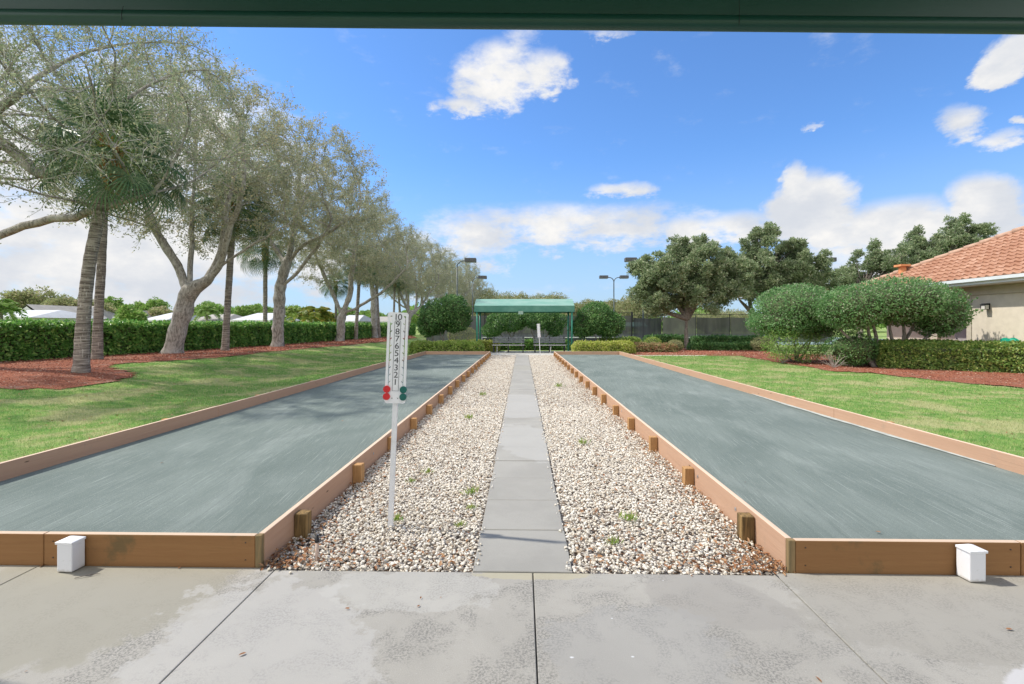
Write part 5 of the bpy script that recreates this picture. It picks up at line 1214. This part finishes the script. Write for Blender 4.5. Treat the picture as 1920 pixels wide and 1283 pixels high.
# ================================================================ background trees
def far_tree(px, py_top, D, w_px, lm, label, seed=0, n=420, flat=.6, per=26, L=.34, base=1.2, cat='tree', grp='trees beyond the hedge'):
    x = at(px, D); zt = H + (HZ - py_top) / F * D; w_ = w_px / F * D / 2; root = empty('distant_tree', (x, D, 0), label, cat, grp)
    r_ = np.random.default_rng(seed + int(px) + 500); hc = max(.8, (zt - base) / 2); mb = MB(); cen = []
    for i in range(7):
        c = np.array((r_.uniform(-.55, .55) * w_, r_.uniform(-.4, .4) * w_, base + hc + r_.uniform(-.35, .35) * hc)); rr = np.array((w_ * r_.uniform(.38, .6), w_ * .5, hc * r_.uniform(.4, .62) * (1 if flat > .5 else .5)))
        top = c[2] + rr[2]
        if top > zt: c[2] -= top - zt
        d = rdir(n // 7); cen.append(c + d * rr * (rng.uniform(.6, 1, (n // 7, 1))))
    cen = np.concatenate(cen); s = w_ * .12; clumps(mb, cen, np.full(len(cen), max(.25, s)), per, L, L * .55, .4); mb.build('crown', lm, root)
    tb = MB(); stems(tb, (0, 0, 0), [cen[i] for i in range(0, len(cen), max(1, len(cen) // 9))], .16, 5, .2); tb.build('trunk', SHRUBBARK, root, True)
    return root
for q in ((52, 536, 75, 125, OLIVELEAF, 'flat topped spreading tree beyond the leftmost roof', 1, 560), (160, 552, 70, 110, OLIVELEAF, 'olive domed tree behind the two front palms', 2), (212, 552, 80, 60, BRIGHTLEAF, 'green rounded tree just right of the two front palms', 3), (-30, 560, 56, 90, BRIGHTLEAF, 'bright tree cut by the left frame edge', 4),
          (282, 556, 82, 66, BRIGHTLEAF, 'light green tree left of the forked oak', 5), (247, 575, 50, 52, BRIGHTLEAF, 'low bushy green tree before the white house', 6), (298, 572, 66, 60, OLIVELEAF, 'thin brownish tree beside the forked oak', 7), (385, 563, 80, 70, BRIGHTLEAF, 'green tree right of the forked oak', 8), (455, 568, 84, 50, BRIGHTLEAF, 'green tree behind the slender palm', 9),
          (490, 566, 86, 60, BRIGHTLEAF, 'bushy green tree left of the tall oak', 10), (545, 574, 70, 50, BRIGHTLEAF, 'green tree right of the tall oak', 11), (700, 580, 90, 70, BRIGHTLEAF, 'green tree left of the scoreboard', 12), (742, 585, 100, 40, DARKLEAF, 'dark small tree behind the scoreboard', 13), (650, 578, 92, 60, BRIGHTLEAF, 'green tree behind the low forking oak', 14), (800, 575, 110, 90, BRIGHTLEAF, 'green tree far behind the dark round shrub', 15)): far_tree(*q)
for q in ((925, 552, 80, 60, 'low pale tree behind the left end of the shelter roof'), (975, 546, 90, 80, 'bare topped tree left of the roof middle, far beyond the courts'), (1028, 548, 94, 80, 'bare topped tree right of the roof middle, far beyond the courts'), (1078, 556, 86, 60, 'pale tree at the right end of the shelter roof'), (905, 540, 92, 90, 'thin olive tree left of the shelter roof'), (945, 548, 96, 99, 'bare topped tree above the left of the shelter roof'), (1000, 545, 100, 105, 'feathery olive tree above the middle of the shelter roof'), (1052, 542, 96, 90, 'feathery tree above the right of the shelter roof'), (1098, 562, 88, 90, 'green bushy tree right of the shelter roof'),
          (1128, 560, 92, 84, 'brownish tree left of the double court light'), (1170, 552, 90, 105, 'olive tree right of the double court light'), (1212, 545, 84, 105, 'pale tree left of the big podocarpus'), (1330, 585, 90, 160, 'low yellowish trees seen under the podocarpus'), (1440, 585, 92, 120, 'yellowish tree behind the tall podocarpus'), (1545, 520, 70, 90, 'pale tree between podocarpus and roof'), (860, 585, 84, 120, 'low olive tree behind the left court lights')):
    far_tree(q[0], q[1], q[2], q[3], OLIVELEAF, q[4], 20, 1000, .6, 22, .24, 1.0, grp='hazy trees beyond the tennis courts')
feather_palm('feather_palm', (at(593, 46), 46, .3), 2.1, 2.6, GOLDFROND, 'golden green feather palm between the tall oak and the low forking one', 22, group='feather palms beyond the hedge')
feather_palm('feather_palm', (at(548, 50), 50, .3), 2.4, 2.2, LIMELEAF, 'green feather palm just right of the tall oak trunk', 18, .3, group='feather palms beyond the hedge')
feather_palm('feather_palm', (at(388, 62), 62, .3), 3.0, 2.2, BRIGHTLEAF, 'feather palm above the grey roof right of the forked oak', 16, group='feather palms beyond the hedge')
feather_palm('feather_palm', (at(620, 52), 52, .3), 1.9, 2.2, GOLDFROND, 'yellow feather palm behind the low forking oak', 18, group='feather palms beyond the hedge')
feather_palm('feather_palm', (at(2, 40), 40, .3), 2.6, 2.2, BRIGHTLEAF, 'feather palm frond cluster at the left frame edge', 16, group='feather palms beyond the hedge')
# far tree belt closing the horizon
b = MB(); n = 3600; ang = rng.uniform(-1.25, 1.25, n); dd = rng.uniform(125, 165, n); c = np.stack([np.sin(ang) * dd, np.cos(ang) * dd, rng.uniform(.5, 1, n) * (3.2 + 1.6 * np.sin(ang * 23) + 1.2 * np.sin(ang * 57 + 1))], 1)
clumps(b, c, rng.uniform(.8, 1.8, n), 20, 1.0, .6, .4); tag(b.build('far_woods', BRIGHTLEAF), 'hazy belt of far trees along the horizon', 'woods', kind='stuff')
